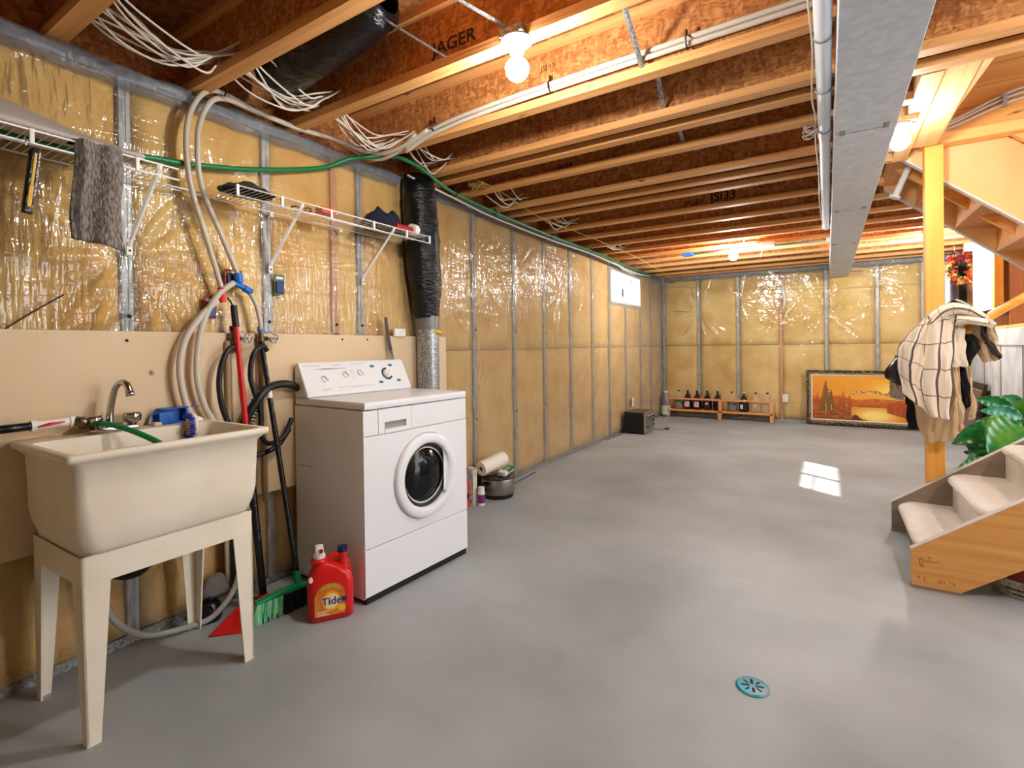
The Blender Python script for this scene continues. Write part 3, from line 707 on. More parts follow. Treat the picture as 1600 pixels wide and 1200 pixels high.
for y in (.92, 1.537, 2.146):
    m = MB(); m.tube([(.03, y, 1.635), (.045, y, 1.66), (.293, y, 1.90), (.30, y, 1.915)], .0095, 4, flat=.35)
    m.box((.024, y-.011, 1.60), (.029, y+.011, 1.648)); b = m.build('support_bracket', 'wire', t, bevel=.001)
    m = MB(); m.lathe([(.0045, 0), (.0045, .002), (0, .002)], 8, Matrix.Translation((.029, y, 1.618)) @ Matrix.Rotation(PI/2, 4, 'Y')); m.build('screw', 'dark', b)
for y in (.5, 1.537, 1.97):
    m = MB(); m.box((.024, y-.01, SZ-.03), (.045, y+.01, SZ-.008), bevel=.003); m.build('wall_clip', 'wire', t)

# ---- things on the shelf
# rolled patterned mat
m = MB()
def mat_roll(u, v):
    y = -.30+u*1.17
    s = v
    hg = min(.15, .29*(1-.77*u))
    if s < .8: x = .10+.205*s/.8; z = SZ+.012+hg*(1-s/.8)**.85+.002*math.sin(u*20)
    else: x = .305-.10*(s-.8)/.2; z = SZ+.010
    return (x, y, z)
m.grid(mat_roll, 60, 20)
LM = bpy.data.materials.new('printed_liner'); LM.use_nodes = True
n = LM.node_tree.nodes; l = LM.node_tree.links; b = n['Principled BSDF']; b.inputs['Roughness'].default_value = .6
tc = n.new('ShaderNodeTexCoord'); mp = n.new('ShaderNodeMapping'); mp.inputs['Scale'].default_value = (150, 62, 1)
wv = n.new('ShaderNodeTexBrick'); wv.inputs['Scale'].default_value = 1.0; wv.inputs['Mortar Size'].default_value = .16; wv.inputs['Color1'].default_value = lin((118,104,98)); wv.inputs['Color2'].default_value = lin((150,136,128)); wv.inputs['Mortar'].default_value = lin((188,176,168))
l.new(tc.outputs['Object'], mp.inputs[0]); l.new(mp.outputs[0], wv.inputs['Vector']); l.new(wv.outputs[0], b.inputs['Base Color'])
o = m.build('patterned_mat', LM, smooth=True, solid=.006); tag(o, 'long grey patterned mat folded on the left end of the wire shelf', 'mat')
# towel hanging over the lip
TW = M('grey_terry', (150,138,128), .95, col2=(92,84,78), nscale=140, ndetail=3, stretch=(1,1,.35), contrast=(.38,.6), bump=1, bscale=180, bstretch=(1,1,.4), sheen=.3)
m = MB()
def tow(u, v):
    y = .655+u*(.125+.02*v)+.008*math.sin(v*6)
    s = v*.50
    if s < .07: x = .235+s; z = SZ+.012
    else: x = .313+.010*math.sin(u*9+v*2)+.006*nz(u*3, v*4, 1); z = SZ+.008-(s-.07)*.78-.02*u*(v > .9)
    if s >= .07 and u < .12: x -= .02
    return (x, y, z)
m.grid(tow, 26, 50); o = m.build('hand_towel', TW, smooth=True, solid=.010); tag(o, 'grey terry towel hanging over the front lip of the wire shelf', 'towel')
# black and yellow work light
t = thing('work_light', 'slim black and yellow work light hanging from the shelf lip', 'lamp', (.315, .55, 1.64))
tm = Matrix.Translation((.318, .547, 1.745)) @ Matrix.Rotation(math.radians(-6.5), 4, 'X')
m = MB(); m.box((-.011, -.014, -.105), (.011, .014, .105), tm, bevel=.006); m.build('housing', 'blackp', t, smooth=False)
m = MB(); m.box((.0105, -.0055, -.085), (.0135, .0055, -.015), tm, bevel=.002); m.box((.0105, -.0035, -.02), (.0135, .0035, .09), tm, bevel=.0015); m.build('yellow_strip', M('yellow_plastic', (222,170,40), .4), t, label='yellow inset strip')
MB().tube([(.318, .536, 1.85), (.318, .536, 1.872), (.308, .537, 1.884), (.296, .537, 1.876)], .002, 6, smooth=3).build('hook', 'chrome', t, smooth=True)
# dark cloths, orange and red bits
def cloth_heap(name, lab, mat, cx, cy, z0, rx, ry, h, seed, cat='cloth', group=None):
    m = MB()
    def f(u, v):
        a = 2*PI*u; r = v
        x = cx+rx*r*math.cos(a)*(1+.25*nz(math.cos(a)*1.5, math.sin(a)*1.5, seed)); y = cy+ry*r*math.sin(a)*(1+.25*nz(math.cos(a)*1.5, math.sin(a)*1.5, seed+4))
        z = z0+h*(1-r**2.2)*(1+.6*nz(x*18, y*18, seed))+.008*abs(nz(x*40, y*40, seed))
        return (x, y, max(z, z0))
    m.grid(f, 40, 12); bmesh.ops.remove_doubles(m.b, verts=m.b.verts, dist=.0004)
    o = m.build(name, mat, smooth=True, solid=.004); tag(o, lab, cat, group); return o
cloth_heap('dark_cloth', 'crumpled dark grey cloth on the wire shelf just past the notch', M('charcoal_cloth', (48,46,50), .9, bump=.8, bscale=50), .19, 1.33, SZ+.006, .09, .13, .045, 3)
cloth_heap('navy_garment', 'crumpled navy garment at the far end of the wire shelf', 'navy', .17, 2.18, SZ+.006, .11, .16, .11, 8)
t = thing('ratchet_strap', 'small red and orange strap bundle lying mid shelf', 'strap', (.2, 1.68, SZ))
m = MB(); m.tube([(.17+.035*math.cos(a), 1.62+.05*math.sin(a), SZ+.010+.004*math.sin(3*a)) for a in [2*PI*k/14 for k in range(14)]], .007, 6, closed=True, flat=.6); m.build('webbing', M('dark_red_webbing', (120,26,22), .8), t, smooth=True)
m = MB(); m.box((.17, 1.70, SZ+.004), (.23, 1.78, SZ+.035), bevel=.005); m.build('orange_case', M('orange_plastic', (232,78,26), .4), t)
m = MB(); m.tube([(.20, 1.80, SZ+.01), (.21, 1.82, SZ+.03), (.19, 1.85, SZ+.006)], .003, 6); m.build('wire_end', 'chrome', t)
t = thing('tape_roll', 'red tool with a round white cap at the far end of the shelf', 'tool', (.24, 2.33, SZ))
m = MB(); m.tube([(.27, 2.18, SZ+.022), (.26, 2.33, SZ+.026)], .017, 14); m.build('red_body', M('crimson_plastic', (176,24,40), .4), t, smooth=True, angle=40)
m = MB(); m.tube([(.26, 2.33, SZ+.028), (.255, 2.37, SZ+.030)], .036, 24); m.build('white_cap', 'whitem', t, smooth=True, angle=40)

# ---- laundry sink
X0, X1, Y0, Y1, RZ = .055, .572, .545, 1.178, .900
t = thing('laundry_sink', 'freestanding ivory plastic laundry tub on four tapered legs', 'sink', (.31, .86, 0))
def rrect(x0, x1, y0, y1, r, n=6):
    out = []
    for cx, cy, a0 in ((x1-r, y1-r, 0), (x0+r, y1-r, 90), (x0+r, y0+r, 180), (x1-r, y0+r, 270)):
        for k in range(n+1):
            a = math.radians(a0+90*k/n); out.append((cx+r*math.cos(a), cy+r*math.sin(a)))
    return out
def loft(rings, mb=None, cap0=False, cap1=True):
    mb = mb or MB(); R = [[mb.b.verts.new((x, y, z)) for x, y in pts] for pts, z in rings]
    N = len(R[0])
    for a, b in zip(R, R[1:]):
        for k in range(N): mb.b.faces.new((a[k], a[(k+1)%N], b[(k+1)%N], b[k]))
    if cap0: mb.b.faces.new(R[0][::-1])
    if cap1: mb.b.faces.new(R[-1])
    return mb
rings = []
def ring(ins, r, z): rings.append((rrect(X0+ins, X1-ins, Y0+ins, Y1-ins, r), z))
# outer underside upward to rim, then inside down to the bottom
ring(.062, .055, .566); ring(.051, .055, .574); ring(.045, .055, .592); ring(.036, .05, .622); ring(.029, .045, .67); ring(.030, .03, .76); ring(.026, .03, .855); ring(.012, .02, .872); ring(.002, .016, .878); ring(0, .015, .884); ring(0, .015, .896); ring(.004, .014, .900)
back = .115
def ring2(ins, r, z): rings.append((rrect(X0+back+ins*.6, X1-.022-ins, Y0+.024+ins, Y1-.024-ins, r), z))
ring2(0, .03, .900); ring2(.004, .03, .893); ring2(.014, .04, .78); ring2(.024, .05, .62); ring2(.06, .06, .598)
mb = loft(rings, cap0=True); basin = mb.build('basin', 'tub', t, smooth=True, angle=50)
# raised pad on the front face
m = MB()
def pad(y0, y1, z0, z1, r, x, dx):
    ptsA = rrect(y0, y1, z0, z1, r); ptsB = rrect(y0+.010, y1-.010, z0+.010, z1-.010, r*.8)
    A = [m.b.verts.new((x, a, b)) for a, b in ptsA]; B = [m.b.verts.new((x+dx, a, b)) for a, b in ptsB]
    for k in range(len(A)): m.b.faces.new((A[k], A[(k+1)%len(A)], B[(k+1)%len(A)], B[k]))
    m.b.faces.new(B)
# skirt under the basin with leg sockets
m = MB(); loft([(rrect(X0+.045, X1-.045, Y0+.043, Y1-.052, .012), .490), (rrect(X0+.045, X1-.045, Y0+.043, Y1-.052, .012), .578)], m, cap0=False, cap1=False)
loft([(rrect(X0+.053, X1-.053, Y0+.051, Y1-.060, .010), .490), (rrect(X0+.053, X1-.053, Y0+.051, Y1-.060, .010), .578)], m, cap0=False, cap1=False)
m.build('skirt', 'tub', t, smooth=True, angle=40)
# four L-section tapered legs
def leg(fx, fy):
    xo = X1-.047 if fx > 0 else X0+.047; yo = Y1-.054 if fy > 0 else Y0+.045
    m = MB(); th = .006
    def quad(zb, zt):
        pass
    wt, wb_ = .074, .036
    sx, sy = -fx, -fy
    bx, by = xo+fx*.006, yo-fy*.004
    # plate facing x
    def plate(ax):
        if ax == 'x':
            P = [(bx, by, 0), (bx+sx*th, by, 0), (bx+sx*th, by+sy*wb_, 0), (bx, by+sy*wb_, 0), (xo, yo, .497), (xo+sx*th, yo, .497), (xo+sx*th, yo+sy*wt, .497), (xo, yo+sy*wt, .497)]
        else:
            P = [(bx, by, 0), (bx, by+sy*th, 0), (bx+sx*wb_, by+sy*th, 0), (bx+sx*wb_, by, 0), (xo, yo, .497), (xo, yo+sy*th, .497), (xo+sx*wt, yo+sy*th, .497), (xo+sx*wt, yo, .497)]
        m.hexa(P)
    plate('x'); plate('y')
    for z in (.005, .18, .34):       # ribs across the inside
        f = z/.497; ww = (wb_+(wt-wb_)*f)*.92; cx = bx+(xo-bx)*f; cy = by+(yo-by)*f
        lo = (min(cx, cx+sx*ww), min(cy, cy+sy*ww), z); hi = (max(cx, cx+sx*ww), max(cy, cy+sy*ww), z+.004)
        m.hexa([(cx, cy, z), (cx+sx*ww, cy, z), (cx+sx*ww*.2, cy+sy*ww*.2, z), (cx, cy+sy*ww, z), (cx, cy, z+.004), (cx+sx*ww, cy, z+.004), (cx+sx*ww*.2, cy+sy*ww*.2, z+.004), (cx, cy+sy*ww, z+.004)])
    m.build('leg', 'tub', t)
for fx in (1, -1):
    for fy in (1, -1): leg(fx, fy)
# faucet on the back deck
fz = .900; fx_ = .105
m = MB(); m.box((fx_-.025, .745, fz), (fx_+.028, .905, fz+.018), bevel=.008); fa = m.build('faucet', 'chrome', t, smooth=True, angle=50)
m = MB(); m.tube([(fx_, .815, fz+.015), (fx_, .815, fz+.05), (fx_+.003, .818, fz+.09), (fx_+.012, .826, fz+.15), (fx_+.022, .833, fz+.175), (fx_+.045, .842, fz+.188), (fx_+.068, .848, fz+.178), (fx_+.080, .852, fz+.150)], [.014, .013, .0115, .011, .0115, .012, .012, .013], 14, smooth=4)
m.tube([(fx_+.080, .852, fz+.152), (fx_+.083, .853, fz+.136)], .0145, 14); m.build('spout', 'chrome', fa, smooth=True)
for y in (.762, .888):
    m = MB()
    pr = []
    for (r, z) in ((.014, .012), (.018, .025), (.028, .034), (.030, .056), (.025, .066), (0, .068)): pr.append((r, z))
    m.lathe(pr, 14, Matrix.Translation((fx_+.002, y, fz)))
    for v in m.b.verts:     # fluted grip
        a = math.atan2(v.co.y-y, v.co.x-fx_); 
        if v.co.z > fz+.03: v.co.x += .003*math.cos(a)*math.cos(7*a); v.co.y += .003*math.sin(a)*math.cos(7*a)
    m.build('faucet_knob', 'chrome', fa, smooth=True)
m = MB(); m.lathe([(.035, .599), (.033, .603), (.01, .604), (0, .602)], 20, Matrix.Translation((.33, .86, 0))); m.build('drain', 'chrome', t, smooth=True)
m = MB(); m.tube([(.33, .86, .59), (.33, .86, .50), (.32, .84, .43), (.28, .80, .40), (.22, .75, .42), (.15, .70, .46), (.05, .66, .47)], .024, 16, smooth=4); m.build('waste_pipe', 'blackp', t, smooth=True)
# ---- items on the tub
t = thing('tap_hose', 'short green hose on the left tap running down into the laundry tub', 'hose', (.13, .745, .93))
m = MB(); m.tube([(.105, .735, .935), (.16, .765, .940), (.20, .795, .932), (.26, .84, .905), (.34, .90, .85), (.39, .94, .77), (.40, .95, .66)], .0105, 12, smooth=5); m.build('hose', 'green', t, smooth=True)
m = MB(); m.tube([(.10, .730, .930), (.145, .752, .945)], .014, 12); m.build('hose_coupling', 'brass', t, smooth=True, angle=40)
m = MB(); m.tube([(.17+.003*math.cos(a), .765+.013*math.cos(a), .938+.013*math.sin(a)) for a in [2*PI*k/10 for k in range(10)]], .0018, 5, closed=True); m.tube([(.17, .765, .951), (.155, .775, .98)], .0015, 5); m.build('wire_tie', 'black', t)
t = thing('tap_splitter', 'white ball valve with red lever and black pipe left of the faucet', 'valve', (.11, .6, .95))
m = MB(); m.tube([(.118, .30, .948), (.116, .588, .952)], .0145, 14); m.build('black_pipe', 'blackp', t, smooth=True, angle=40)
m = MB(); m.tube([(.116, .585, .952), (.116, .60, .952)], .020, 14); m.tube([(.116, .60, .952), (.115, .695, .955)], .0155, 14); m.tube([(.1155, .69, .955), (.115, .705, .955)], .019, 14); m.build('valve_body', 'whitem', t, smooth=True, angle=40)
m = MB(); m.tube([(.135, .598, .948), (.137, .63, .955), (.137, .672, .958)], [.004, .011, .004], 8, smooth=3, flat=.5); m.build('red_lever', 'red', t, smooth=True, label='red lever')
m = MB(); m.tube([(.115, .70, .955), (.125, .722, .950), (.13, .738, .942)], [.018, .018, .014], 12, smooth=2); m.build('brass_adapter', 'brass', t, smooth=True)
# sponge / soap on the back rim
m = MB(); m.box((.09, .955, .9), (.13, .985, .915), bevel=.006); o = m.build('soap_bar', 'board', smooth=True); tag(o, 'small cream soap bar on the back rim of the tub', 'soap')
# blue paint tray standing against the wall
t = thing('paint_tray', 'worn blue plastic tray standing on the tub behind the rim', 'tray', (.10, 1.03, .90))
BW = M('scuffed_blue_plastic', (20,84,176), .45, col2=(196,214,232), nscale=14, ndetail=7, contrast=(.56,.70))
m = MB()
m.prism([(.958, .90), (.972, .945), (.992, .965), (1.10, .965), (1.10, .912), (1.092, .90)], 'X', .062, .067)
m.box((.062, .965, .90), (.105, 1.092, .906), bevel=.002); m.box((.062, 1.088, .902), (.105, 1.093, .962)); m.box((.062, .99, .961), (.105, 1.10, .966), bevel=.002)
m.box((.075, 1.09, .962), (.10, 1.145, .967), bevel=.002)
m.build('tray', BW, t)
m = MB(); m.box((.095, .985, .905), (.106, 1.04, .95), bevel=.004); m.build('tray_pad', 'blue', t)
# scrub brush on the rim
t = thing('scrub_brush', 'scrub brush with blue and tan bristles and white back standing on the tub edge', 'brush', (.18, 1.08, .9))
bm_ = Matrix.Translation((.20, 1.075, .892)) @ Matrix.Rotation(.02, 4, 'Z') @ Matrix.Diagonal((1.05, 1, 1.2, 1))
m = MB(); m.lathe([(.0, 0), (.042, 0), (.046, .006), (.042, .014), (0, .016)], 24, bm_ @ Matrix.Rotation(PI/2, 4, 'X') @ Matrix.Diagonal((.75, 1, 1, 1))); m.build('brush_back', 'whitem', t, smooth=True)
for nm, mt, r0, r1, N in (('blue_bristles', M('blue_bristle', (30,50,190), .5), .027, .042, 90), ('tan_bristles', M('tan_bristle', (206,182,140), .6), .0, .025, 70)):
    m = MB()
    for k in range(N):
        a = random.random()*2*PI; r = r0+(r1-r0)*random.random()**.6
        p = bm_ @ Vector((r*math.cos(a)*.75, -.002, r*math.sin(a))); q = bm_ @ Vector((r*math.cos(a)*.85, -.030-.004*random.random(), r*math.sin(a)*1.1))
        m.tube([p, q], .0016, 4)
    m.build(nm, mt, t, kind='stuff')
m = MB(); m.lathe([(0, 0), (.030, 0), (.034, .01), (.02, .02), (0, .022)], 20, Matrix.Translation((.115, 1.115, .90))); m.build('handle_knob', 'whitem', t, smooth=True)

# ---- valve tees and taps above the tub
TG = 'laundry water valves'
t = thing('red_valve_tee', 'red pipe tee joining milky tubes on the left wall', 'fitting', (.065, 1.275, 1.45))
m = MB(); m.tube([(.065, 1.268, 1.49), (.065, 1.272, 1.43)], .015, 12); m.tube([(.066, 1.27, 1.447), (.075, 1.25, 1.435)], .014, 12); m.tube([(.066, 1.268, 1.495), (.066, 1.268, 1.48)], .018, 12); m.build('tee_body', 'red', t, smooth=True, angle=40)
t = thing('blue_valve_tee', 'blue pipe tee joining milky tubes on the left wall', 'fitting', (.065, 1.36, 1.52))
BP = M('bright_blue_fitting', (28,110,200), .4)
m = MB(); m.tube([(.06, 1.348, 1.572), (.062, 1.352, 1.53)], .020, 12); m.tube([(.062, 1.33, 1.523), (.062, 1.375, 1.508)], .014, 12); m.tube([(.062, 1.375, 1.505), (.062, 1.412, 1.488)], .017, 12); m.build('tee_body', BP, t, smooth=True, angle=40)
# loops going down behind the tub, hose from the blue tee
for lb, pts in (('outer milky tube looping from the red tee down behind the tub', [(.070, 1.245, 1.432), (.08, 1.18, 1.375), (.085, 1.105, 1.27), (.09, 1.072, 1.146), (.09, 1.088, 1.0), (.085, 1.13, .90), (.075, 1.18, .82), (.065, 1.23, .70), (.06, 1.27, .5), (.06, 1.28, .12)]),
                ('inner milky tube looping from the blue tee down behind the tub', [(.065, 1.325, 1.525), (.075, 1.25, 1.465), (.082, 1.185, 1.36), (.085, 1.15, 1.22), (.085, 1.145, 1.08), (.08, 1.175, .96), (.075, 1.225, .86), (.06, 1.27, .72), (.055, 1.30, .45), (.055, 1.32, .12)]),
                ('short milky tube from the blue tee to the right hand tap', [(.062, 1.40, 1.49), (.07, 1.43, 1.43), (.072, 1.448, 1.35), (.07, 1.452, 1.305)])):
    t = thing('water_tube', lb, 'pipe', pts[-1]); MB().tube(pts, .0135 if 'short' not in lb else .011, 12, smooth=6).build('tubing', 'tube', t, smooth=True)
def tap(name, lb, y, z, cap):
    t = thing(name, lb, 'tap', (.06, y, z))
    m = MB(); m.tube([(.065, y, z+.045), (.065, y, z-.045)], .012, 12); m.tube([(.03, y, z), (.075, y+.03, z)], .010, 10); m.tube([(.065, y, z+.012), (.065, y, z-.012)], .018, 12); m.tube([(.065, y+.005, z-.03), (.07, y+.025, z-.065)], .014, 12); m.build('tap_body', 'brass', t, smooth=True, angle=40)
    m = MB(); c = Vector((.085, y+.058, z+.0)); 
    m.tube([(c.x+.004*math.sin(3*a), c.y+.020*math.cos(a), c.z+.022*math.sin(a)) for a in [2*PI*k/18 for k in range(18)]], .003, 6, closed=True)
    for k in range(5): m.tube([c, c+Vector((0, .019*math.cos(k*1.257), .021*math.sin(k*1.257)))], .0025, 5)
    m.tube([(.075, y+.02, z), (.088, y+.06, z)], .004, 6); m.build('wheel_handle', 'chrome', t, smooth=True)
    m = MB(); m.tube([(.065, y, z+.058), (.065, y, z+.034)], .016, 14); m.build('coloured_cap', cap, t, smooth=True, angle=40)
tap('laundry_tap', 'tarnished tap with wheel handle behind the red pole', 1.318, 1.262, 'black')
tap('laundry_tap', 'tarnished tap with blue cap and wheel handle right of the red pole', 1.455, 1.262, BP)
# pipes rising up the board behind the taps
for y in (1.298, 1.472):
    t = thing('riser_pipe', 'pale pipe dropping down the board below the %s tap' % ('left' if y < 1.4 else 'right'), 'pipe', (.055, y, .5)); MB().tube([(.055, y, 1.25), (.055, y, .45)], .012, 10).build('riser', M('beige_pipe', (170,146,112), .6) if y < 1.4 else bpy.data.materials['beige_pipe'], t, smooth=True)
# black hoses
for lb, pts, r in (('black rubber hose curving from the left tap down behind the tub', [(.075, 1.335, 1.205), (.09, 1.30, 1.222), (.10, 1.255, 1.175), (.10, 1.232, 1.08), (.10, 1.238, .97), (.095, 1.275, .86), (.09, 1.32, .78), (.09, 1.40, .70), (.10, 1.50, .72), (.10, 1.58, .80)], .0125),
                   ('black rubber hose curving from the right tap towards the washer', [(.08, 1.475, 1.205), (.095, 1.44, 1.225), (.105, 1.39, 1.18), (.105, 1.375, 1.08), (.11, 1.395, .99), (.11, 1.42, .90), (.11, 1.42, .80), (.10, 1.46, .745), (.10, 1.54, .76), (.09, 1.60, .85)], .0125),
                   ('thick black drain hose arching from the washer down behind the poles', [(.07, 1.66, 1.00), (.10, 1.57, 1.03), (.11, 1.48, 1.025), (.12, 1.42, .99), (.115, 1.375, .93), (.10, 1.34, .85), (.09, 1.32, .70), (.085, 1.30, .4), (.09, 1.30, .10)], .020)):
    t = thing('black_hose', lb, 'hose', pts[-1]); MB().tube(pts, r, 14, smooth=6).build('hose', 'black', t, smooth=True)
    if 'thick' in lb:
        m = MB()
        for k in range(16):
            f = k/15; p = Vector((.116, 1.395, .965)).lerp(Vector((.092, 1.325, .74)), f)
            m.tube([p, p+Vector((-.0007, -.002, -.006))], .024, 12)
        m.build('ribbed_sleeve', 'blackp', t, smooth=True, angle=40)
# carded packets on the film
def packet(name, lb, y, z, w_, h_, c1, c2):
    t = thing(name, lb, 'packet', (.03, y, z))
    m = MB(); m.box((.024, y-w_/2, z-h_/2), (.028, y+w_/2, z+h_/2), bevel=.001); m.build('card', c1, t)
    m = MB(); m.box((.028, y-w_*.4, z-h_*.42), (.040, y+w_*.36, z+h_*.15), bevel=.004); m.build('blister', c2, t)
    m = MB(); m.box((.0282, y-w_*.35, z+h_*.26), (.0295, y+w_*.35, z+h_*.38)); m.build('print_band', 'whitem', t)
NB = M('navy_print', (30,52,110), .35); GB = M('green_print', (60,110,96), .4); RB = M('red_print', (150,40,44), .45)
packet('carded_packet', 'white, red and navy carded packet hung left of the red tee', 1.235, 1.405, .055, .105, RB, NB)
packet('carded_packet', 'red and blue carded packet behind the blue tee', 1.345, 1.555, .085, .075, RB, NB)
packet('carded_packet', 'blue blister packet hung on the stud under the middle shelf bracket', 1.585, 1.545, .055, .105, GB, NB)
# white vinyl hose loop, debris and pump under the tub
t = thing('vinyl_hose', 'clear vinyl hose looping down to the floor under the tub', 'hose', (.1, .9, .02))
MB().tube([(.13, .78, .40), (.11, .78, .30), (.09, .82, .17), (.08, .90, .07), (.08, .98, .030), (.10, 1.07, .020), (.13, 1.17, .03), (.13, 1.27, .12), (.10, 1.33, .28), (.08, 1.36, .45), (.07, 1.36, .6)], .0125, 12, smooth=6).build('hose', 'vinyl', t, smooth=True)
t = thing('black_pump', 'small black pump at the foot of the wall under the tub', 'pump', (.06, 1.17, 0))
m = MB(); m.lathe([(.0, 0), (.045, 0), (.05, .02), (.045, .07), (.03, .085), (0, .09)], 18, Matrix.Translation((.085, 1.18, 0))); m.build('housing', 'blackp', t, smooth=True)
m = MB(); m.tube([(.085, 1.18, .08), (.06, 1.22, .11), (.05, 1.26, .10)], .012, 8, smooth=3); m.build('outlet', 'black', t, smooth=True)
cloth_heap('grey_rag', 'crumpled grey rag on the wall base under the tub', M('grey_rag', (110,104,100), .95, bump=1, bscale=60), .06, 1.22, .10, .04, .08, .07, 12)

# ---- poles: long handled dustpan and broom
t = thing('long_handled_dustpan', 'dustpan with red pan and long red and black handle behind the tub', 'dustpan', (.22, 1.3, 0))
base = Vector((.215, 1.355, .055)); top = Vector((.075, 1.318, 1.405)); mid = base.lerp(top, .48)
MB().tube([mid, top], .0125, 14).build('upper_handle', 'redpole', t, smooth=True, angle=40, label='red upper handle')
MB().tube([base, mid], .0165, 14).build('lower_handle', 'blackp', t, smooth=True, angle=40, label='black lower handle')
MB().tube([top+(mid-top)*.13, top+(top-mid).normalized()*.012], .015, 12).build('grip', 'black', t, smooth=True, angle=40)
MB().tube([top, top+Vector((-.008, -.012, .03)), top+Vector((0, -.03, .045))], .0045, 8, smooth=3).build('hanging_hook', 'black', t, smooth=True)
m = MB()
def dpn(u, v):    # pan: open edge at the near left, raised towards the wall
    p0 = Vector((.232, 1.10, .004)).lerp(Vector((.335, 1.205, .004)), u); p1 = Vector((.14, 1.32, .02)).lerp(Vector((.235, 1.43, .02)), u)
    q = p0.lerp(p1, v); q.z += .035*(abs(u-.5)*2)**6*v+.03*max(0, v-.85)/.15
    return q
m.grid(dpn, 16, 12); m.build('pan', 'red', t, smooth=True, solid=.004, angle=40)
m = MB(); m.box((.195, 1.335, .03), (.24, 1.375, .075), bevel=.006); m.build('socket', 'red', t, smooth=True)
t = thing('push_broom', 'broom with green head and black handle leaning beside the washer', 'broom', (.30, 1.43, 0))
bt = Vector((.06, 1.455, 1.275)); bb = Vector((.30, 1.475, .12))
MB().tube([bb, bt], .0125, 14).build('handle', 'blackp', t, smooth=True, angle=40)
q = bb.lerp(bt, .735); MB().tube([q, bb.lerp(bt, .775)], .0132, 14).build('paper_label', 'whitem', t, smooth=True, label='white paper label', angle=40)
MB().tube([bb+Vector((0,0,-.03)), bb.lerp(bt, .03)], .016, 12).build('collar', 'greenp', t, smooth=True, angle=40)
hm = Matrix.Translation((.315, 1.385, .088)) @ Matrix.Rotation(math.radians(-7), 4, 'Z')
m = MB()
m.prism([(-.125, -.004), (.125, -.004), (.125, .008), (.06, .018), (-.02, .018), (-.125, .008)], 'X', -.018, .018, hm); m.build('broom_head', 'greenp', t, bevel=.004)
for nm, mt, y0, y1, N in (('green_bristles', M('green_bristle', (60,206,136), .5, col2=(190,240,210), nscale=90, stretch=(1,1,.1)), -.12, .0, 300), ('black_bristles', M('black_bristle', (16,20,20), .6), .0, .12, 300)):
    m = MB()
    for k in range(N):
        y = y0+(y1-y0)*random.random(); x = -.018+.036*random.random()
        p = hm @ Vector((x, y, -.002)); q = hm @ Vector((x*1.7+.012*nz(k), y*1.12-.008, -.086)); m.tube([p, q], .0022, 3)
    m.build(nm, mt, t, kind='stuff')
m = MB()
for k in range(150):
    y = -.13+.26*random.random(); x = -.03+.06*random.random()
    m.tube([hm @ Vector((x*.9, y, -.068)), hm @ Vector((x*1.1, y*1.02, -.0865))], .003, 3)
m.build('bristle_tips', 'dark', t, kind='stuff')

# ---- grey tool and note behind the washer
t = thing('hand_saw', 'grey tapered blade tool leaning on the board behind the washer', 'tool', (.09, 2.33, .95))
m = MB(); m.tube([(.055, 2.300, 1.405), (.06, 2.305, 1.33), (.075, 2.318, 1.20)], [.011, .014, .016], 8, smooth=3, flat=.4); m.build('grip', M('dark_grey_rubber', (74,72,74), .6), t, smooth=True)
m = MB(); m.tube([(.075, 2.318, 1.20), (.10, 2.345, 1.02), (.11, 2.355, .93)], [.014, .012, .010], 8, smooth=2, flat=.4); m.build('blade', M('grey_metal_blade', (128,120,114), .45, metal=.4), t, smooth=True)
m = MB(); m.box((.041, 2.375, 1.285), (.060, 2.475, 1.335), bevel=.003); o = m.build('white_box', 'whitem'); tag(o, 'small white box on the top edge of the cream board', 'box')

# ================================================================ WASHER
t = thing('washing_machine', 'white front loading washing machine against the cream board', 'washer', (.606, 1.617, 0), math.radians(-3.1), local=True)
WW, WD = .735, .560
m = MB(); m.box((-WD, 0, .022), (-.012, WW, .912), bevel=.006); m.build('cabinet', 'white', t)
m = MB(); m.box((-WD, .002, .915), (.008, WW-.002, .953), bevel=.011); m.build('top_deck', 'white', t, smooth=True, angle=50)
m = MB(); m.box((-.012, .0, .792), (0, .088, .911), bevel=.003); m.build('control_strip', 'white', t)
m = MB()   # dispenser drawer front with recessed grip
m.box((-.012, .091, .792), (0, .128, .911)); m.box((-.012, .270, .792), (0, .302, .911)); m.box((-.012, .128, .846), (0, .270, .911)); m.box((-.012, .128, .792), (.004, .270, .812)); dr = m.build('dispenser_drawer', 'white', t)
m = MB(); m.box((-.0119, .128, .808), (-.0112, .270, .846)); m.build('grip_recess_shade', M('shadowed_plastic', (150,144,134), .5), dr)  # shade of the recess is put into this strip's darker colour
m = MB(); m.box((-.012, .304, .792), (0, WW, .911), bevel=.003); m.build('control_strip', 'white', t)
# main front panel with a round opening, built as a ring fan
dc = Vector((0, .405, .532)); R1 = .222
m = MB(); N = 48
def edge_pt(a):
    y0, y1, z0, z1 = 0.0, WW, .262, .788
    dy, dz = math.cos(a), math.sin(a); k = 1e9
    if dy > 0: k = min(k, (y1-dc.y)/dy)
    if dy < 0: k = min(k, (y0-dc.y)/dy)
    if dz > 0: k = min(k, (z1-dc.z)/dz)
    if dz < 0: k = min(k, (z0-dc.z)/dz)
    return dc.y+dy*k, dc.z+dz*k
angs = sorted([2*PI*k/N for k in range(N)]+[math.atan2(z-dc.z, y-dc.y) % (2*PI) for y in (0, WW) for z in (.262, .788)])
A = []; B = []; Cc = []
for a in angs:
    y, z = edge_pt(a); A.append(m.b.verts.new((0, y, z))); B.append(m.b.verts.new((0, dc.y+(R1+.004)*math.cos(a), dc.z+(R1+.004)*math.sin(a)))); Cc.append(m.b.verts.new((-.012, dc.y+(R1+.004)*math.cos(a), dc.z+(R1+.004)*math.sin(a))))
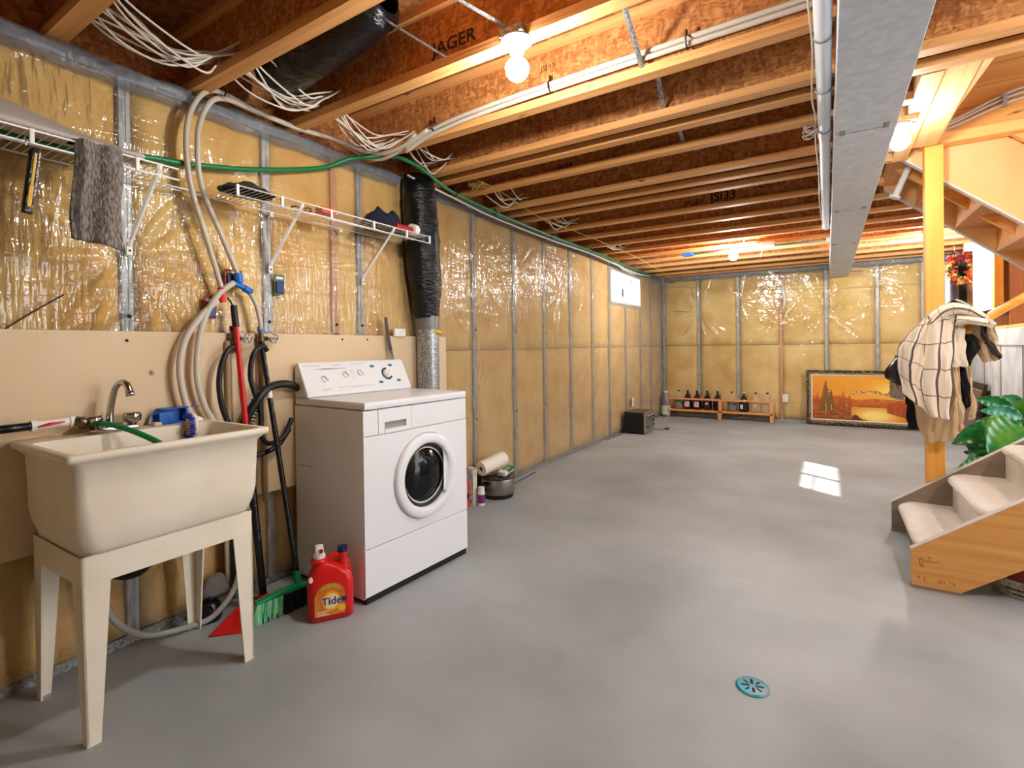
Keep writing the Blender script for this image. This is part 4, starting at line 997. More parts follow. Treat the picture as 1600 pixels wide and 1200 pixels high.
D = [m.b.verts.new((-.012, v.co.y, v.co.z)) for v in A]
for i in range(len(angs)):
    j = (i+1) % len(angs)
    m.b.faces.new((A[i], A[j], B[j], B[i])); m.b.faces.new((B[i], B[j], Cc[j], Cc[i])); m.b.faces.new((A[j], A[i], D[i], D[j]))
m.build('front_panel', 'white', t)
m = MB(); m.box((-.012, 0, .035), (.0, WW, .257), bevel=.002); m.build('lower_panel', 'white', t)
m = MB(); m.box((-WD+.02, .01, .004), (-.004, WW-.01, .034)); m.build('plinth', 'dark', t)
for x in (-.04, -WD+.05):
    for y in (.04, WW-.04): m = MB(); m.tube([(x, y, 0), (x, y, .02)], .018, 10); m.build('foot', 'black', t)
# door
dm = Matrix.Translation((0, dc.y, dc.z)) @ Matrix.Rotation(PI/2, 4, 'Y')
m = MB(); m.lathe([(R1, -.008), (R1, .012), (R1-.004, .020), (R1-.012, .024), (.182, .026), (.174, .023), (.168, .012), (.166, .0), (.166, -.06)], 64, dm, cap=False); door = m.build('door', 'white', t, smooth=True)
m = MB()
def flat_lip(u, v):
    z = dc.z-.118+.236*v; hw = math.sqrt(max(.1665**2-(z-dc.z)**2, 0)); y = dc.y+.117+(hw-.117)*u
    return (.030-.016*u*(1-u)*4-.012*(1-u), y, z)
m.grid(flat_lip, 6, 16); m.build('door_grip', 'white', door, smooth=True, solid=.003)
m = MB(); m.lathe([(.0, .018), (.06, .016), (.11, .006), (.14, -.012), (.158, -.02), (.166, -.02)], 48, dm, cap=False)
GM = M('dark_door_glass', (6,7,9), .12, spec=.4); m.build('door_glass', GM, door, smooth=True)
m = MB(); m.tube([(-.004, dc.y+.158*math.cos(a), dc.z+.158*math.sin(a)) for a in [2*PI*k/40 for k in range(40)]], .009, 8, closed=True); m.build('glass_gasket', 'black', door, smooth=True)
m = MB(); m.tube([(.012, dc.y+.085*math.cos(a)-.03, dc.z+.10*math.sin(a)) for a in [PI*k/14-PI/2 for k in range(15)]], .0022, 6); m.build('glass_moulding', M('dark_rim', (58,60,62), .2), door, smooth=True)
# console
m = MB()
xb, xt = -WD+.005, -WD+.03
m.prism([(xb, .954), (xb+.115, .954), (xb+.112, .975), (xt+.010, 1.128), (xt-.002, 1.138), (xb, 1.125)], 'Y', 0.0, WW-.01); con = m.build('console', 'white', t, bevel=.006)
# face frame for console decals: origin at bottom front edge, u along y, v up the slope
pA = Vector((xb+.1125, 0, .972)); pB = Vector((xt+.0105, 0, 1.127)); vdir = (pB-pA).normalized(); nrm = Vector((vdir.z, 0, -vdir.x)).normalized(); LV = (pB-pA).length
def CF(u, v): # matrix with X=+y, Y=up slope, Z=outward
    o_ = pA+vdir*(v*LV)+Vector((0, u, 0))+nrm*.0012
    return Matrix(((0, vdir.x, nrm.x, o_.x), (1, 0, 0, o_.y), (0, vdir.z, nrm.z, o_.z), (0, 0, 0, 1)))
TEAL = M('teal_print', (20,140,140), .4); INKB = M('navy_print_ink', (40,50,110), .5); GINK = M('grey_print_ink', (150,150,150), .5)
for u, v in ((.470, .83), (.610, .84), (.500, .22), (.640, .24)):
    m = MB(); m.lathe([(.017, 0), (.017, .0008), (0, .0008)], 24, CF(u, v) @ Matrix.Diagonal((1, .5, 1, 1))); m.build('oval_badge', TEAL, con)
for u, v, lb in ((.128, .46, 'k'), (.268, .56, 'k'), (.372, .60, 'k')):
    m = MB(); m.lathe([(.019, 0), (.018, .006), (.015, .009), (0, .009)], 24, CF(u, v)); m.box((-.0022, -.017, .006), (.0022, .017, .022), CF(u, v) @ Matrix.Rotation(.6, 4, 'Z'), bevel=.001); m.build('selector_knob', 'whitem', con, smooth=True, angle=40)
    m = MB()
    for k in range(7):
        a = PI*(-.2+1.4*k/6); m.box((.024*math.cos(a)-.0025, .024*math.sin(a)-.0008, 0), (.024*math.cos(a)+.0025, .024*math.sin(a)+.0008, .0005), CF(u, v))
    m.build('knob_markings', GINK, con)
m = MB(); m.lathe([(.028, 0), (.027, .010), (.023, .016), (0, .017)], 28, CF(.565, .52)); m.box((-.003, -.020, .014), (.003, .020, .024), CF(.565, .52) @ Matrix.Rotation(-.8, 4, 'Z'), bevel=.001); m.build('cycle_dial', 'whitem', con, smooth=True, angle=40)
m = MB()
for k in range(22):
    a = PI*(.45+1.35*k/21); mm = CF(.565, .52) @ Matrix.Rotation(a, 4, 'Z'); m.box((.029, -.0032, 0), (.040, .0032, .0006), mm)
m.build('dial_scale', INKB, con)
m = MB(); mm = CF(.17, .80); m.tube([mm @ Vector((-.08, 0, .0004)), mm @ Vector((-.02, .002, .0004)), mm @ Vector((.12, .002, .0004))], [.0010, .0070, .0006], 6, smooth=3, flat=.15); m.build('brand_swoosh', INKB, con)
m = MB()
for (u0, u1, v) in ((.02, .12, .93), (.20, .26, .93), (.32, .42, .94), (.10, .15, .12), (.10, .13, .08), (.20, .44, .14), (.305, .33, .70), (.305, .33, .60), (.305, .33, .50), (.305, .33, .40)):
    m.box((u0, -.0009, 0), (u1, .0009, .0004), CF(0, v))
m.build('fine_print_lines', GINK, con)
m = MB(); m.box((-WD+.04, -.003, .60), (-WD+.15, -.0005, .603)); m.build('side_scratch', GINK, t)

# ================================================================ DETERGENT JUG
t = thing('detergent_jug', 'large red detergent jug with orange label on the floor by the washer', 'jug', (.520, 1.488, 0), local=True)
t.scale = (1.07, 1.07, 1.07)
jr = math.radians(-34)
JM = Matrix.Rotation(jr, 4, 'Z')       # local: x outward (front), y along width
def jring(hw, hd, z, r, cy=0): return ([(JM @ Vector((x, y+cy, 0))).to_2d()[:] for x, y in rrect(-hd, hd, -hw, hw, r, 5)], z)
m = loft([jring(.082, .048, .0, .03), jring(.090, .055, .006, .035), jring(.092, .056, .05, .035), jring(.092, .056, .15, .035), jring(.086, .053, .18, .035), jring(.066, .046, .205, .035, -.006), jring(.045, .036, .225, .034, -.022), jring(.034, .03, .235, .029, -.036)], cap0=True, cap1=True)
m.build('jug_body', 'red', t, smooth=True, angle=60)
def J(x, y, z): return JM @ Vector((x, y, z))
m = MB(); m.lathe([(.032, .228), (.034, .235), (.033, .246), (.024, .250)], 22, Matrix.Translation(J(0, -.042, 0)) @ Matrix.Identity(4)); m.build('neck_collar', 'red', t, smooth=True)
m = MB(); m.tube([J(0, -.012, .225), J(0, .012, .248), J(0, .04, .246), J(0, .062, .222), J(0, .066, .19)], [.017, .014, .013, .015, .017], 14, smooth=4); m.build('handle', 'red', t, smooth=True)
m = MB(); m.tube([J(0, .055, .165), J(0, .052, .215), J(0, .050, .262)], [.034, .021, .019], 18, smooth=3); m.build('vent_spout', 'red', t, smooth=True, angle=60)
m = MB(); m.tube([J(0, .050, .262), J(0, .050, .284)], .0205, 20); m.build('blue_cap', M('navy_cap', (16,24,86), .35), t, smooth=True, angle=40, label='navy blue cap')
m = MB(); m.lathe([(.024, .246), (.0245, .262), (.019, .268), (.016, .282), (.017, .300), (.0, .302)], 20, Matrix.Translation(J(0, -.042, 0))); m.box((.0, -.058, .272), (.028, -.026, .298), JM, bevel=.004); m.build('pour_tap', 'whitem', t, smooth=True, angle=40, label='white pouring tap')
m = MB(); m.tube([J(.024, -.036, .286), J(.034, -.036, .286)], .008, 14); m.build('tap_button', M('dark_red_button', (150,24,34), .4), t, smooth=True, angle=40)
fx = .0565
def JF(y, z, off=0): o_ = J(fx+off, y, z); c, s = math.cos(jr), math.sin(jr); return Matrix(((-s, 0, c, o_.x), (c, 0, s, o_.y), (0, 1, 0, o_.z), (0, 0, 0, 1)))
def plate(name, pts, mat, y, z, off, th=.0006):
    mm = JF(y, z, off); m = MB(); m.prism(pts, 'Z', 0, th, mm); return m.build(name, mat, lab_)
def ell(a, b, n=28): return [(a*math.cos(2*PI*k/n), b*math.sin(2*PI*k/n)) for k in range(n)]
OR = M('orange_label', (206,96,30), .35, col2=(224,140,50), nscale=14)
arch = [(-.062, -.062), (.058, -.062), (.058, .02)]+[(.058*math.cos(a)-.0, .02+.050*math.sin(a)) for a in [PI*k/10 for k in range(1, 10)]]+[(-.062, .02)]
mm = JF(-.004, .088, 0); m = MB(); m.prism(arch, 'Z', 0, .001, mm); lab_ = m.build('front_label', OR, t, label='orange arched front label')
plate('label_arch_band', [(.050*math.cos(a), .020+.046*math.sin(a)) for a in [PI*(.22+.56*k/10) for k in range(11)]]+[(.044*math.cos(a), .018+.036*math.sin(a)) for a in [PI*(.78-.56*k/10) for k in range(11)]], M('lime_print', (176,178,50), .4), -.004, .088, .0012)
plate('label_swirl', ell(.037, .040), M('golden_print', (238,170,30), .4), .0, .084, .0012)
plate('label_swirl_centre', ell(.030, .032), M('pale_print', (250,220,150), .4), .0, .084, .0020)
plate('label_blue_tab', [(-.012, -.010), (.022, -.012), (.022, .008), (-.010, .008)], M('navy_tab', (24,40,110), .4), .036, .086, .0012)
plate('label_yellow_patch', ell(.016, .014), M('yellow_print', (240,190,60), .4), .040, .050, .0012)
TN = M('navy_letter', (16,30,110), .4)
tm_ = JF(.0, .084, .0034)
text('label_wordmark', 'Tide', .043, 'whitem', tm_ @ Matrix.Translation((0, 0, -.0006)), lab_, ext=.0002, offset=.0022)
text('label_wordmark', 'Tide', .043, TN, tm_, lab_, ext=.0003, offset=.0007)
m = MB()
for k, (w_, z) in enumerate(((.05, .045), (.036, .038), (.046, .031))): m.box((-.052, z-.088-.0012, .0), (-.052+w_, z-.088+.0012, .0012), JF(-.004, .088, .0006))
m.build('label_fine_print', 'whitem', lab_)
plate('side_badge', ell(.008, .010), 'whitem', -.078, .178, -.018, .012)
CL = {
'blanket': (3.86,[(2.935,1.348),(2.863,1.258),(2.804,1.162),(2.806,1.045),(2.821,0.901)],[(2.953,1.378),(2.947,1.256),(2.934,1.104),(2.915,0.951),(2.958,0.758)]),
'blanket2': (3.85,[(2.946,1.37),(2.934,1.256),(2.924,1.104),(2.914,0.932),(2.951,0.762)],[(3.09,1.415),(3.067,1.29),(3.06,1.104),(3.053,0.918),(3.044,0.745)]),
'blanket3': (3.84,[(2.945,1.362),(3.003,1.412),(3.06,1.427),(3.13,1.405),(3.197,1.35),(3.24,1.298)],[(2.979,1.255),(3.017,1.329),(3.065,1.356),(3.116,1.35),(3.165,1.323),(3.218,1.266)]),
'cream': (3.88,[(3.008,1.285),(3.002,1.217),(3.007,1.134),(3.03,1.05)],[(3.109,1.334),(3.117,1.252),(3.116,1.159),(3.124,1.055)]),
'cream_roll': (3.83,[(3.072,1.355),(3.141,1.345),(3.209,1.331)],[(3.064,1.297),(3.127,1.302),(3.195,1.285)]),
'right': (3.93,[(3.137,1.327),(3.173,1.214),(3.181,1.139),(3.2,1.08)],[(3.229,1.324),(3.258,1.249),(3.268,1.157),(3.276,1.095)]),
'band': (3.9,[(3.187,1.306),(3.197,1.213),(3.23,1.147),(3.267,1.096)],[(3.203,1.312),(3.222,1.231),(3.251,1.168),(3.275,1.117)]),
'black_bag': (3.91,[(3.122,1.245),(3.118,1.159),(3.126,1.058)],[(3.155,1.244),(3.186,1.177),(3.14,1.065)]),
'beige_long': (3.95,[(2.927,1.102),(2.88,0.943),(2.9,0.747),(2.939,0.577)],[(3.099,1.102),(3.104,0.912),(3.12,0.76),(3.044,0.61)]),
'beige_mid': (3.93,[(3.044,1.064),(3.057,0.873),(3.048,0.758),(3.047,0.605)],[(3.096,1.102),(3.101,0.913),(3.109,0.8),(3.119,0.695)]),
'black_mid': (3.97,[(3.073,1.063),(3.093,0.948),(3.107,0.795)],[(3.131,1.063),(3.148,0.949),(3.153,0.813)]),
'beige_right': (3.98,[(3.127,1.082),(3.144,0.949),(3.149,0.796),(3.143,0.739)],[(3.145,1.082),(3.164,0.949),(3.18,0.798),(3.171,0.741)]),
'black_left': (3.93,[(2.8,1.122),(2.742,1.001),(2.787,0.954),(2.825,0.935)],[(2.838,1.102),(2.838,1.023),(2.837,0.964),(2.837,0.92)]),
'grey_leg': (3.95,[(2.776,0.973),(2.765,0.86)],[(2.839,0.95),(2.839,0.839)]),
'black_low': (3.98,[(2.842,0.92),(2.854,0.821),(2.86,0.669)],[(2.898,0.862),(2.907,0.744),(2.91,0.657)]),
}
LV= [((3.466, 0.741), (3.252, 0.826), 0.095, 4.45), ((3.49, 0.708), (3.265, 0.756), 0.087, 4.4), ((3.432, 0.637), (3.264, 0.676), 0.075, 4.5), ((3.384, 0.647), (3.118, 0.534), 0.133, 4.35), ((3.456, 0.674), (3.274, 0.5), 0.285, 4.25), ((3.364, 0.494), (3.183, 0.379), 0.101, 4.4), ((3.298, 0.453), (3.116, 0.35), 0.059, 4.3), ((3.476, 0.582), (3.361, 0.444), 0.157, 4.3), ((3.463, 0.673), (3.514, 0.833), 0.11, 4.5), ((3.282, 0.447), (3.209, 0.534), 0.054, 4.45), ((3.307, 0.428), (3.201, 0.464), 0.048, 4.5), ((3.339, 0.495), (3.26, 0.564), 0.069, 4.5), ((3.532, 0.748), (3.408, 0.836), 0.098, 4.6), ((3.562, 0.702), (3.37, 0.769), 0.071, 4.65), ((3.519, 0.649), (3.397, 0.704), 0.111, 4.55), ((3.298, 0.384), (3.16, 0.326), 0.066, 4.3), ((3.424, 0.52), (3.272, 0.359), 0.081, 4.4)]
# ================================================================ ALONG THE LEFT WALL, FAR PART
cx, cy = .16, 3.40
t = thing('slow_cooker', 'round steel slow cooker on the floor beyond the washer', 'cooker', (cx, cy, 0), local=True)
m = MB(); m.lathe([(.125, 0), (.13, .02), (.135, .035), (.0, .035)], 32); m.build('base', 'dark', t, smooth=True, angle=40)
m = MB(); m.lathe([(.136, .035), (.142, .06), (.142, .145), (.138, .155)], 36, cap=False); m.build('steel_body', M('brushed_steel', (150,146,142), .28, metal=.95, rvar=.1), t, smooth=True)
m = MB(); m.lathe([(.138, .153), (.147, .158), (.146, .172), (.13, .180), (.08, .186), (0, .190)], 36); m.build('lid', M('dark_lid', (40,32,30), .3), t, smooth=True)
for s in (-1, 1): m = MB(); m.box((-.03, s*.150-.015, .12), (.03, s*.150+.015, .145), bevel=.008); m.build('handle', 'blackp', t)
MB().tube([(p[0]-cx, p[1]-cy, p[2]) for p in [(.20, 3.53, .06), (.16, 3.62, .01), (.10, 3.75, .006), (.08, 3.95, .006), (.06, 4.2, .006)]], .004, 6, smooth=5).build('power_cord', 'black', t, smooth=True)
t = thing('paper_towel_roll', 'paper towel roll lying on top of the slow cooker', 'paper roll', (.1, 3.35, .25))
d = Vector((.05, .25, .045)); c0 = Vector((.115, 3.235, .245)); c1 = c0+d
m = MB(); m.tube([c0, c1], .058, 32, cap=False)
def endring(c, s):
    up = Vector((0,0,1)); dd = d.normalized(); up = (up-dd*up.dot(dd)).normalized(); sd_ = dd.cross(up)
    A = [m.b.verts.new(c+(up*math.cos(a)+sd_*math.sin(a))*.058) for a in [2*PI*k/32 for k in range(32)]]; B = [m.b.verts.new(c+(up*math.cos(a)+sd_*math.sin(a))*.018) for a in [2*PI*k/32 for k in range(32)]]
    for k in range(32): m.b.faces.new((A[k], A[(k+1)%32], B[(k+1)%32], B[k]))
endring(c0, 1); endring(c1, -1); m.build('paper', M('white_paper', (244,234,222), .9, bump=.3, bscale=120), t, smooth=True, angle=40)
m = MB(); m.tube([c0, c1], .019, 20, cap=False); m.build('cardboard_core', M('cardboard', (120,90,64), .9), t, smooth=True)
t = thing('garbage_bag_box', 'green and white printed carton lying on the cooker beside the paper roll', 'box', (.22, 3.45, .2))
bmx = Matrix.Translation((.235, 3.42, .205)) @ Matrix.Rotation(.25, 4, 'Z') @ Matrix.Rotation(.12, 4, 'Y')
m = MB(); m.box((-.03, -.12, -.012), (.03, .12, .018), bmx, bevel=.002); m.build('carton', M('carton_green', (30,112,70), .5), t)
m = MB(); m.box((-.0305, -.12, -.0125), (.0305, -.055, .0185), bmx); m.box((.0302, -.06, -.010), (.0308, .11, -.002), bmx); m.build('white_panel', 'whitem', t)
m = MB()
for k in range(6): m.box((-.012, -.04+.02*k, .0182), (.014, -.030+.02*k, .0188), bmx)
m.build('printed_marks', M('pale_print2', (190,214,180), .5), t)

t = thing('detergent_box', 'tall red and blue carton standing just behind the washer edge', 'box', (.09, 3.03, 0))
m = MB(); m.box((.055, 2.93, 0), (.125, 3.06, .27), bevel=.002); m.build('carton', M('red_carton', (226,60,30), .45), t)
m = MB(); m.box((.054, 2.929, .215), (.126, 3.061, .255)); m.build('blue_band', M('sky_band', (60,130,180), .45), t)
m = MB(); m.box((.0545, 2.9295, .06), (.1255, 3.0605, .10)); m.build('navy_band', M('navy_band', (40,30,90), .45), t)
t = thing('milk_carton', 'pale patterned carton between the red carton and the slow cooker', 'box', (.11, 3.12, 0))
m = MB(); m.box((.085, 3.075, 0), (.155, 3.125, .285), bevel=.003); m.build('carton', M('pale_carton', (206,200,188), .55, col2=(120,116,100), nscale=26, contrast=(.55,.62)), t)
t = thing('pill_bottle', 'small white capped bottle with purple label by the cartons', 'bottle', (.175, 3.14, 0))
m = MB(); m.lathe([(.026, 0), (.028, .01), (.028, .10), (.022, .112), (.022, .118)], 18, Matrix.Translation((.19, 3.13, 0))); m.build('bottle_body', 'whitem', t, smooth=True, angle=40)
m = MB(); m.lathe([(.0285, .02), (.0285, .085)], 18, Matrix.Translation((.19, 3.13, 0)), cap=False); m.build('purple_label', M('purple_label_m', (120,50,110), .5), t, smooth=True)
m = MB(); m.lathe([(.024, .116), (.024, .138), (.0, .139)], 18, Matrix.Translation((.19, 3.13, 0))); m.build('cap', 'whitem', t, smooth=True, angle=40)
# ---- toaster oven
t = thing('toaster_oven', 'black and steel toaster oven on the floor by the left wall', 'oven', (.2, 6.9, 0))
m = MB(); m.box((.06, 6.70, .02), (.335, 7.13, .295), bevel=.01); m.build('housing', M('black_case', (16,14,14), .45), t)
m = MB(); m.box((.065, 6.705, .289), (.33, 7.125, .298), bevel=.003); m.build('top_plate', M('brown_top', (86,70,58), .4, metal=.4), t)
m = MB(); 
for lo, hi in (((.335, 6.70, .02), (.352, 6.735, .295)), ((.335, 6.735, .255), (.352, 7.13, .295)), ((.335, 6.735, .02), (.352, 7.13, .06)), ((.335, 7.03, .06), (.352, 7.13, .255))): m.box(lo, hi)
m.build('front_frame', M('satin_steel', (176,168,158), .3, metal=.8), t, bevel=.003)
m = MB(); m.box((.34, 6.735, .06), (.346, 7.03, .255)); m.build('glass_door', M('grey_oven_glass', (70,72,64), .1, coat=.5), t)
m = MB(); m.tube([(.352, 6.75, .248), (.372, 6.755, .25), (.372, 7.01, .25), (.352, 7.015, .248)], .006, 8); m.build('door_handle', 'steel', t, smooth=True)
for z in (.22, .16, .10): m = MB(); m.tube([(.352, 7.08, z), (.366, 7.08, z)], .016, 14); m.build('knob', 'blackp', t, smooth=True, angle=40)
for x in (.09, .31):
    for y in (6.73, 7.10): m = MB(); m.tube([(x, y, 0), (x, y, .022)], .012, 8); m.build('foot', 'black', t)
MB().tube([(.30, 7.135, .03), (.36, 7.20, .006), (.42, 7.22, .006), (.47, 7.28, .006)], .004, 6, smooth=4).build('power_cord', 'black', t, smooth=True)
m = MB(); m.tube([(.465, 7.27, .012), (.50, 7.33, .012)], .012, 10); m.build('plug', 'black', t, smooth=True, angle=40)
MB().tube([(.07, 6.72, .03), (.055, 6.6, .006), (.05, 6.4, .006), (.045, 6.1, .006)], .004, 6, smooth=4).build('power_cord', 'black', t, smooth=True)
# ---- outlets
def outlet(name, lb, m4):
    t = thing(name, lb, 'outlet', m4.to_translation())
    m = MB(); m.box((-.037, -.06, 0), (.037, .06, .006), m4, bevel=.002); m.build('cover_plate', 'whitem', t)
    for s in (-1, 1):
        m = MB(); m.box((-.017, s*.022-.014, .006), (.017, s*.022+.014, .009), m4, bevel=.002); f = m.build('socket_face', 'whitem', t)
        m = MB(); m.box((-.008, s*.022-.005, .0088), (-.005, s*.022+.006, .0094), m4); m.box((.005, s*.022-.005, .0088), (.008, s*.022+.006, .0094), m4); m.build('slots', 'dark', f)
outlet('wall_outlet', 'white electrical outlet low on the left wall above the toaster oven', Matrix(((0,0,1,.034),(1,0,0,7.15),(0,1,0,.387),(0,0,0,1))))
outlet('wall_outlet', 'white electrical outlet on the back wall beside the wooden bench', Matrix(((1,0,0,1.885),(0,0,-1,L-.034),(0,1,0,.364),(0,0,0,1))))
# ---- carboy and bench of jugs
t = thing('water_carboy', 'tall blue tinted plastic bottle with white cap in the far left corner', 'bottle', (.10, 8.66, 0), local=True)
m = MB(); m.lathe([(.070, 0), (.076, .01), (.076, .20), (.072, .24), (.062, .32), (.046, .38), (.030, .40), (.030, .41)], 24); m.build('bottle_body', M('blue_tint_plastic', (130,150,172), .25, trans=.35), t, smooth=True)
m = MB(); m.lathe([(.0768, .04), (.0768, .19)], 24, cap=False); m.build('bottle_label', M('pale_green_label', (180,196,178), .6, col2=(214,214,206), nscale=20), t, smooth=True)
m = MB(); m.lathe([(.034, .405), (.034, .43), (0, .432)], 18); m.build('cap', 'whitem', t, smooth=True, angle=40)
t = thing('jug_bench', 'long low wooden rack holding glass jugs along the back wall', 'rack', (.92, 8.72, 0))
W1 = wood('rack_wood', (214,148,96), (232,172,120), 'X')
for x0, x1 in ((.112, .158), (.955, 1.005), (1.690, 1.738)):
    m = MB(); m.box((x0, 8.600, 0 if x0 != .955 else .09), (x1, 8.622, .328), bevel=.002); m.build('front_post', W1, t)
    m = MB(); m.box((x0, 8.815, 0), (x1, 8.837, .328), bevel=.002); m.build('rear_post', W1, t)
m = MB(); m.box((.112, 8.596, .302), (1.738, 8.618, .330), bevel=.002); m.build('top_rail', W1, t)
m = MB(); m.box((.112, 8.82, .302), (1.738, 8.84, .330), bevel=.002); m.build('top_rail', W1, t)
m = MB(); m.box((.120, 8.615, .115), (1.735, 8.83, .137), bevel=.002); m.build('shelf_board', W1, t)
m = MB(); m.box((.125, 8.60, .112), (1.73, 8.615, .137), bevel=.001); m.build('shelf_edge', W1, t)
m = MB(); m.box((.945, 8.59, 0), (.995, 8.64, .10), bevel=.003); m.build('centre_foot', W1, t)
WINE = M('dark_wine_glass', (26,8,14), .06, spec=.6, coat=.5)
CLR = M('clear_jug_glass', (236,224,196), .04, trans=.0, alpha=.28, spec=.8, coat=.8)
PK = M('pink_label', (226,120,150), .6, col2=(240,222,220), nscale=14, stretch=(1,1,2), contrast=(.42,.55))
jugs = [(.31, 'clear', 'wine', None, 'clear necked jug of dark wine, first from the left in the rack'),
        (.455, 'wine', 'wine', 'pk', 'dark wine jug with a pink and white label, left of two such labels'),
        (.605, 'wine', 'wine', 'pk', 'dark wine jug with pink and white label and finger loop, right of two such labels'),
        (.765, 'wine', 'wine', 'pks', 'dark wine jug with a small pink label left of the plain dark one'),
        (.925, 'wine', 'wine', None, 'plain dark wine jug just left of the rack centre post'),
        (1.14, 'clear', 'wine', 'tl', 'clear shouldered jug half full of dark liquid just right of the centre post'),
        (1.315, 'wine', 'wine', 'wh', 'dark jug with white cap and white label right of the centre post'),
        (1.487, 'clear', None, 'pks', 'empty clear glass jug, left of the two empty ones'),
        (1.650, 'clear', None, None, 'empty clear glass jug at the right end of the rack')]
prof = [(.062, 0), (.070, .006), (.071, .05), (.071, .135), (.066, .165), (.050, .205), (.030, .238), (.018, .262), (.015, .285), (.016, .300)]
for x, up, fill, lab, lb in jugs:
    t = thing('glass_jug', lb, 'jug', (x, 8.715, .138), local=True, group='glass wine jugs in the wooden rack')
    m = MB(); m.lathe(prof, 24); m.build('jug_glass', WINE if up == 'wine' else CLR, t, smooth=True)
    if fill and up != 'wine': m = MB(); m.lathe([(.058, .004), (.067, .008), (.068, .10), (.066, .150), (0, .150)], 24); m.build('dark_wine', WINE, t, smooth=True)
    m = MB(); m.lathe([(.019, .292), (.019, .312), (0, .313)], 14); m.build('cap', 'whitem' if lab == 'wh' else 'dark', t, smooth=True, angle=40)
    m = MB(); m.tube([(.014, -.004, .275), (.036, -.006, .272), (.044, -.008, .245), (.036, -.006, .225)], .005, 8, smooth=4); m.build('finger_loop', WINE if up == 'wine' else CLR, t, smooth=True)
    if lab:
        z0, z1, a0, a1 = {'pk': (.045, .135, -.65, .55), 'pks': (.09, .125, -.3, .3), 'tl': (.09, .12, -.4, .3), 'wh': (.05, .12, -.75, -.1)}[lab]
        m = MB(); m.grid(lambda u, v: (.0722*math.sin(a0+(a1-a0)*u), -.0722*math.cos(a0+(a1-a0)*u), z0+(z1-z0)*v), 8, 1)
        m.build('jug_label', PK if lab.startswith('pk') else ('whitem' if lab == 'wh' else TEAL), t, smooth=True)
# ---- framed painting leaning on the back wall
t = thing('landscape_painting', 'orange lake and mountain painting in ornate black and gold frame leaning on the back wall', 'painting', (2.82, 8.80, .0), local=True)
tilt = Matrix.Translation((0, -.045, .012)) @ Matrix.Rotation(math.radians(-4.5), 4, 'X')
PW, PH = 1.30, .795      # outer size
FB = M('ornate_black_gold', (34,26,20), .35, col2=(150,128,84), nscale=60, ndetail=6, contrast=(.48,.62), metal=.3, bump=1, bscale=70)
FG = M('dull_silver_gold', (110,98,78), .35, col2=(176,166,140), nscale=30, metal=.6, stretch=(1,1,1))
def frame_ring(name, ins0, ins1, y0, y1, mat, th=.02, beads=0):
    for (xa, xb2, za, zb) in ((-PW/2+ins0, PW/2-ins0, PH-ins1, PH-ins0), (-PW/2+ins0, PW/2-ins0, ins0, ins1), (-PW/2+ins0, -PW/2+ins1, ins1, PH-ins1), (PW/2-ins1, PW/2-ins0, ins1, PH-ins1)):
        m = MB(); m.box((xa, min(y0,y1), za), (xb2, max(y0,y1), zb), tilt, bevel=.003)
        if beads:
            hor = (xb2-xa) > (zb-za); Ln = (xb2-xa) if hor else (zb-za); nb = int(Ln/.035)
            for k in range(nb+1):
                c = Vector((xa+Ln*k/nb, y0, (za+zb)/2)) if hor else Vector(((xa+xb2)/2, y0, za+Ln*k/nb))
                bmesh.ops.create_icosphere(m.b, subdivisions=1, radius=.013+.005*(k%2), matrix=tilt @ Matrix.Translation(c) @ Matrix.Diagonal((1, .6, 1, 1)))
        m.build(name, mat, t, smooth=False)
frame_ring('outer_moulding', 0, .035, -.038, .0, FB, beads=1)
frame_ring('inner_moulding', .035, .062, -.024, .0, FG)
frame_ring('cream_liner', .062, .078, -.014, .0, M('cream_liner_m', (240,226,206), .6))
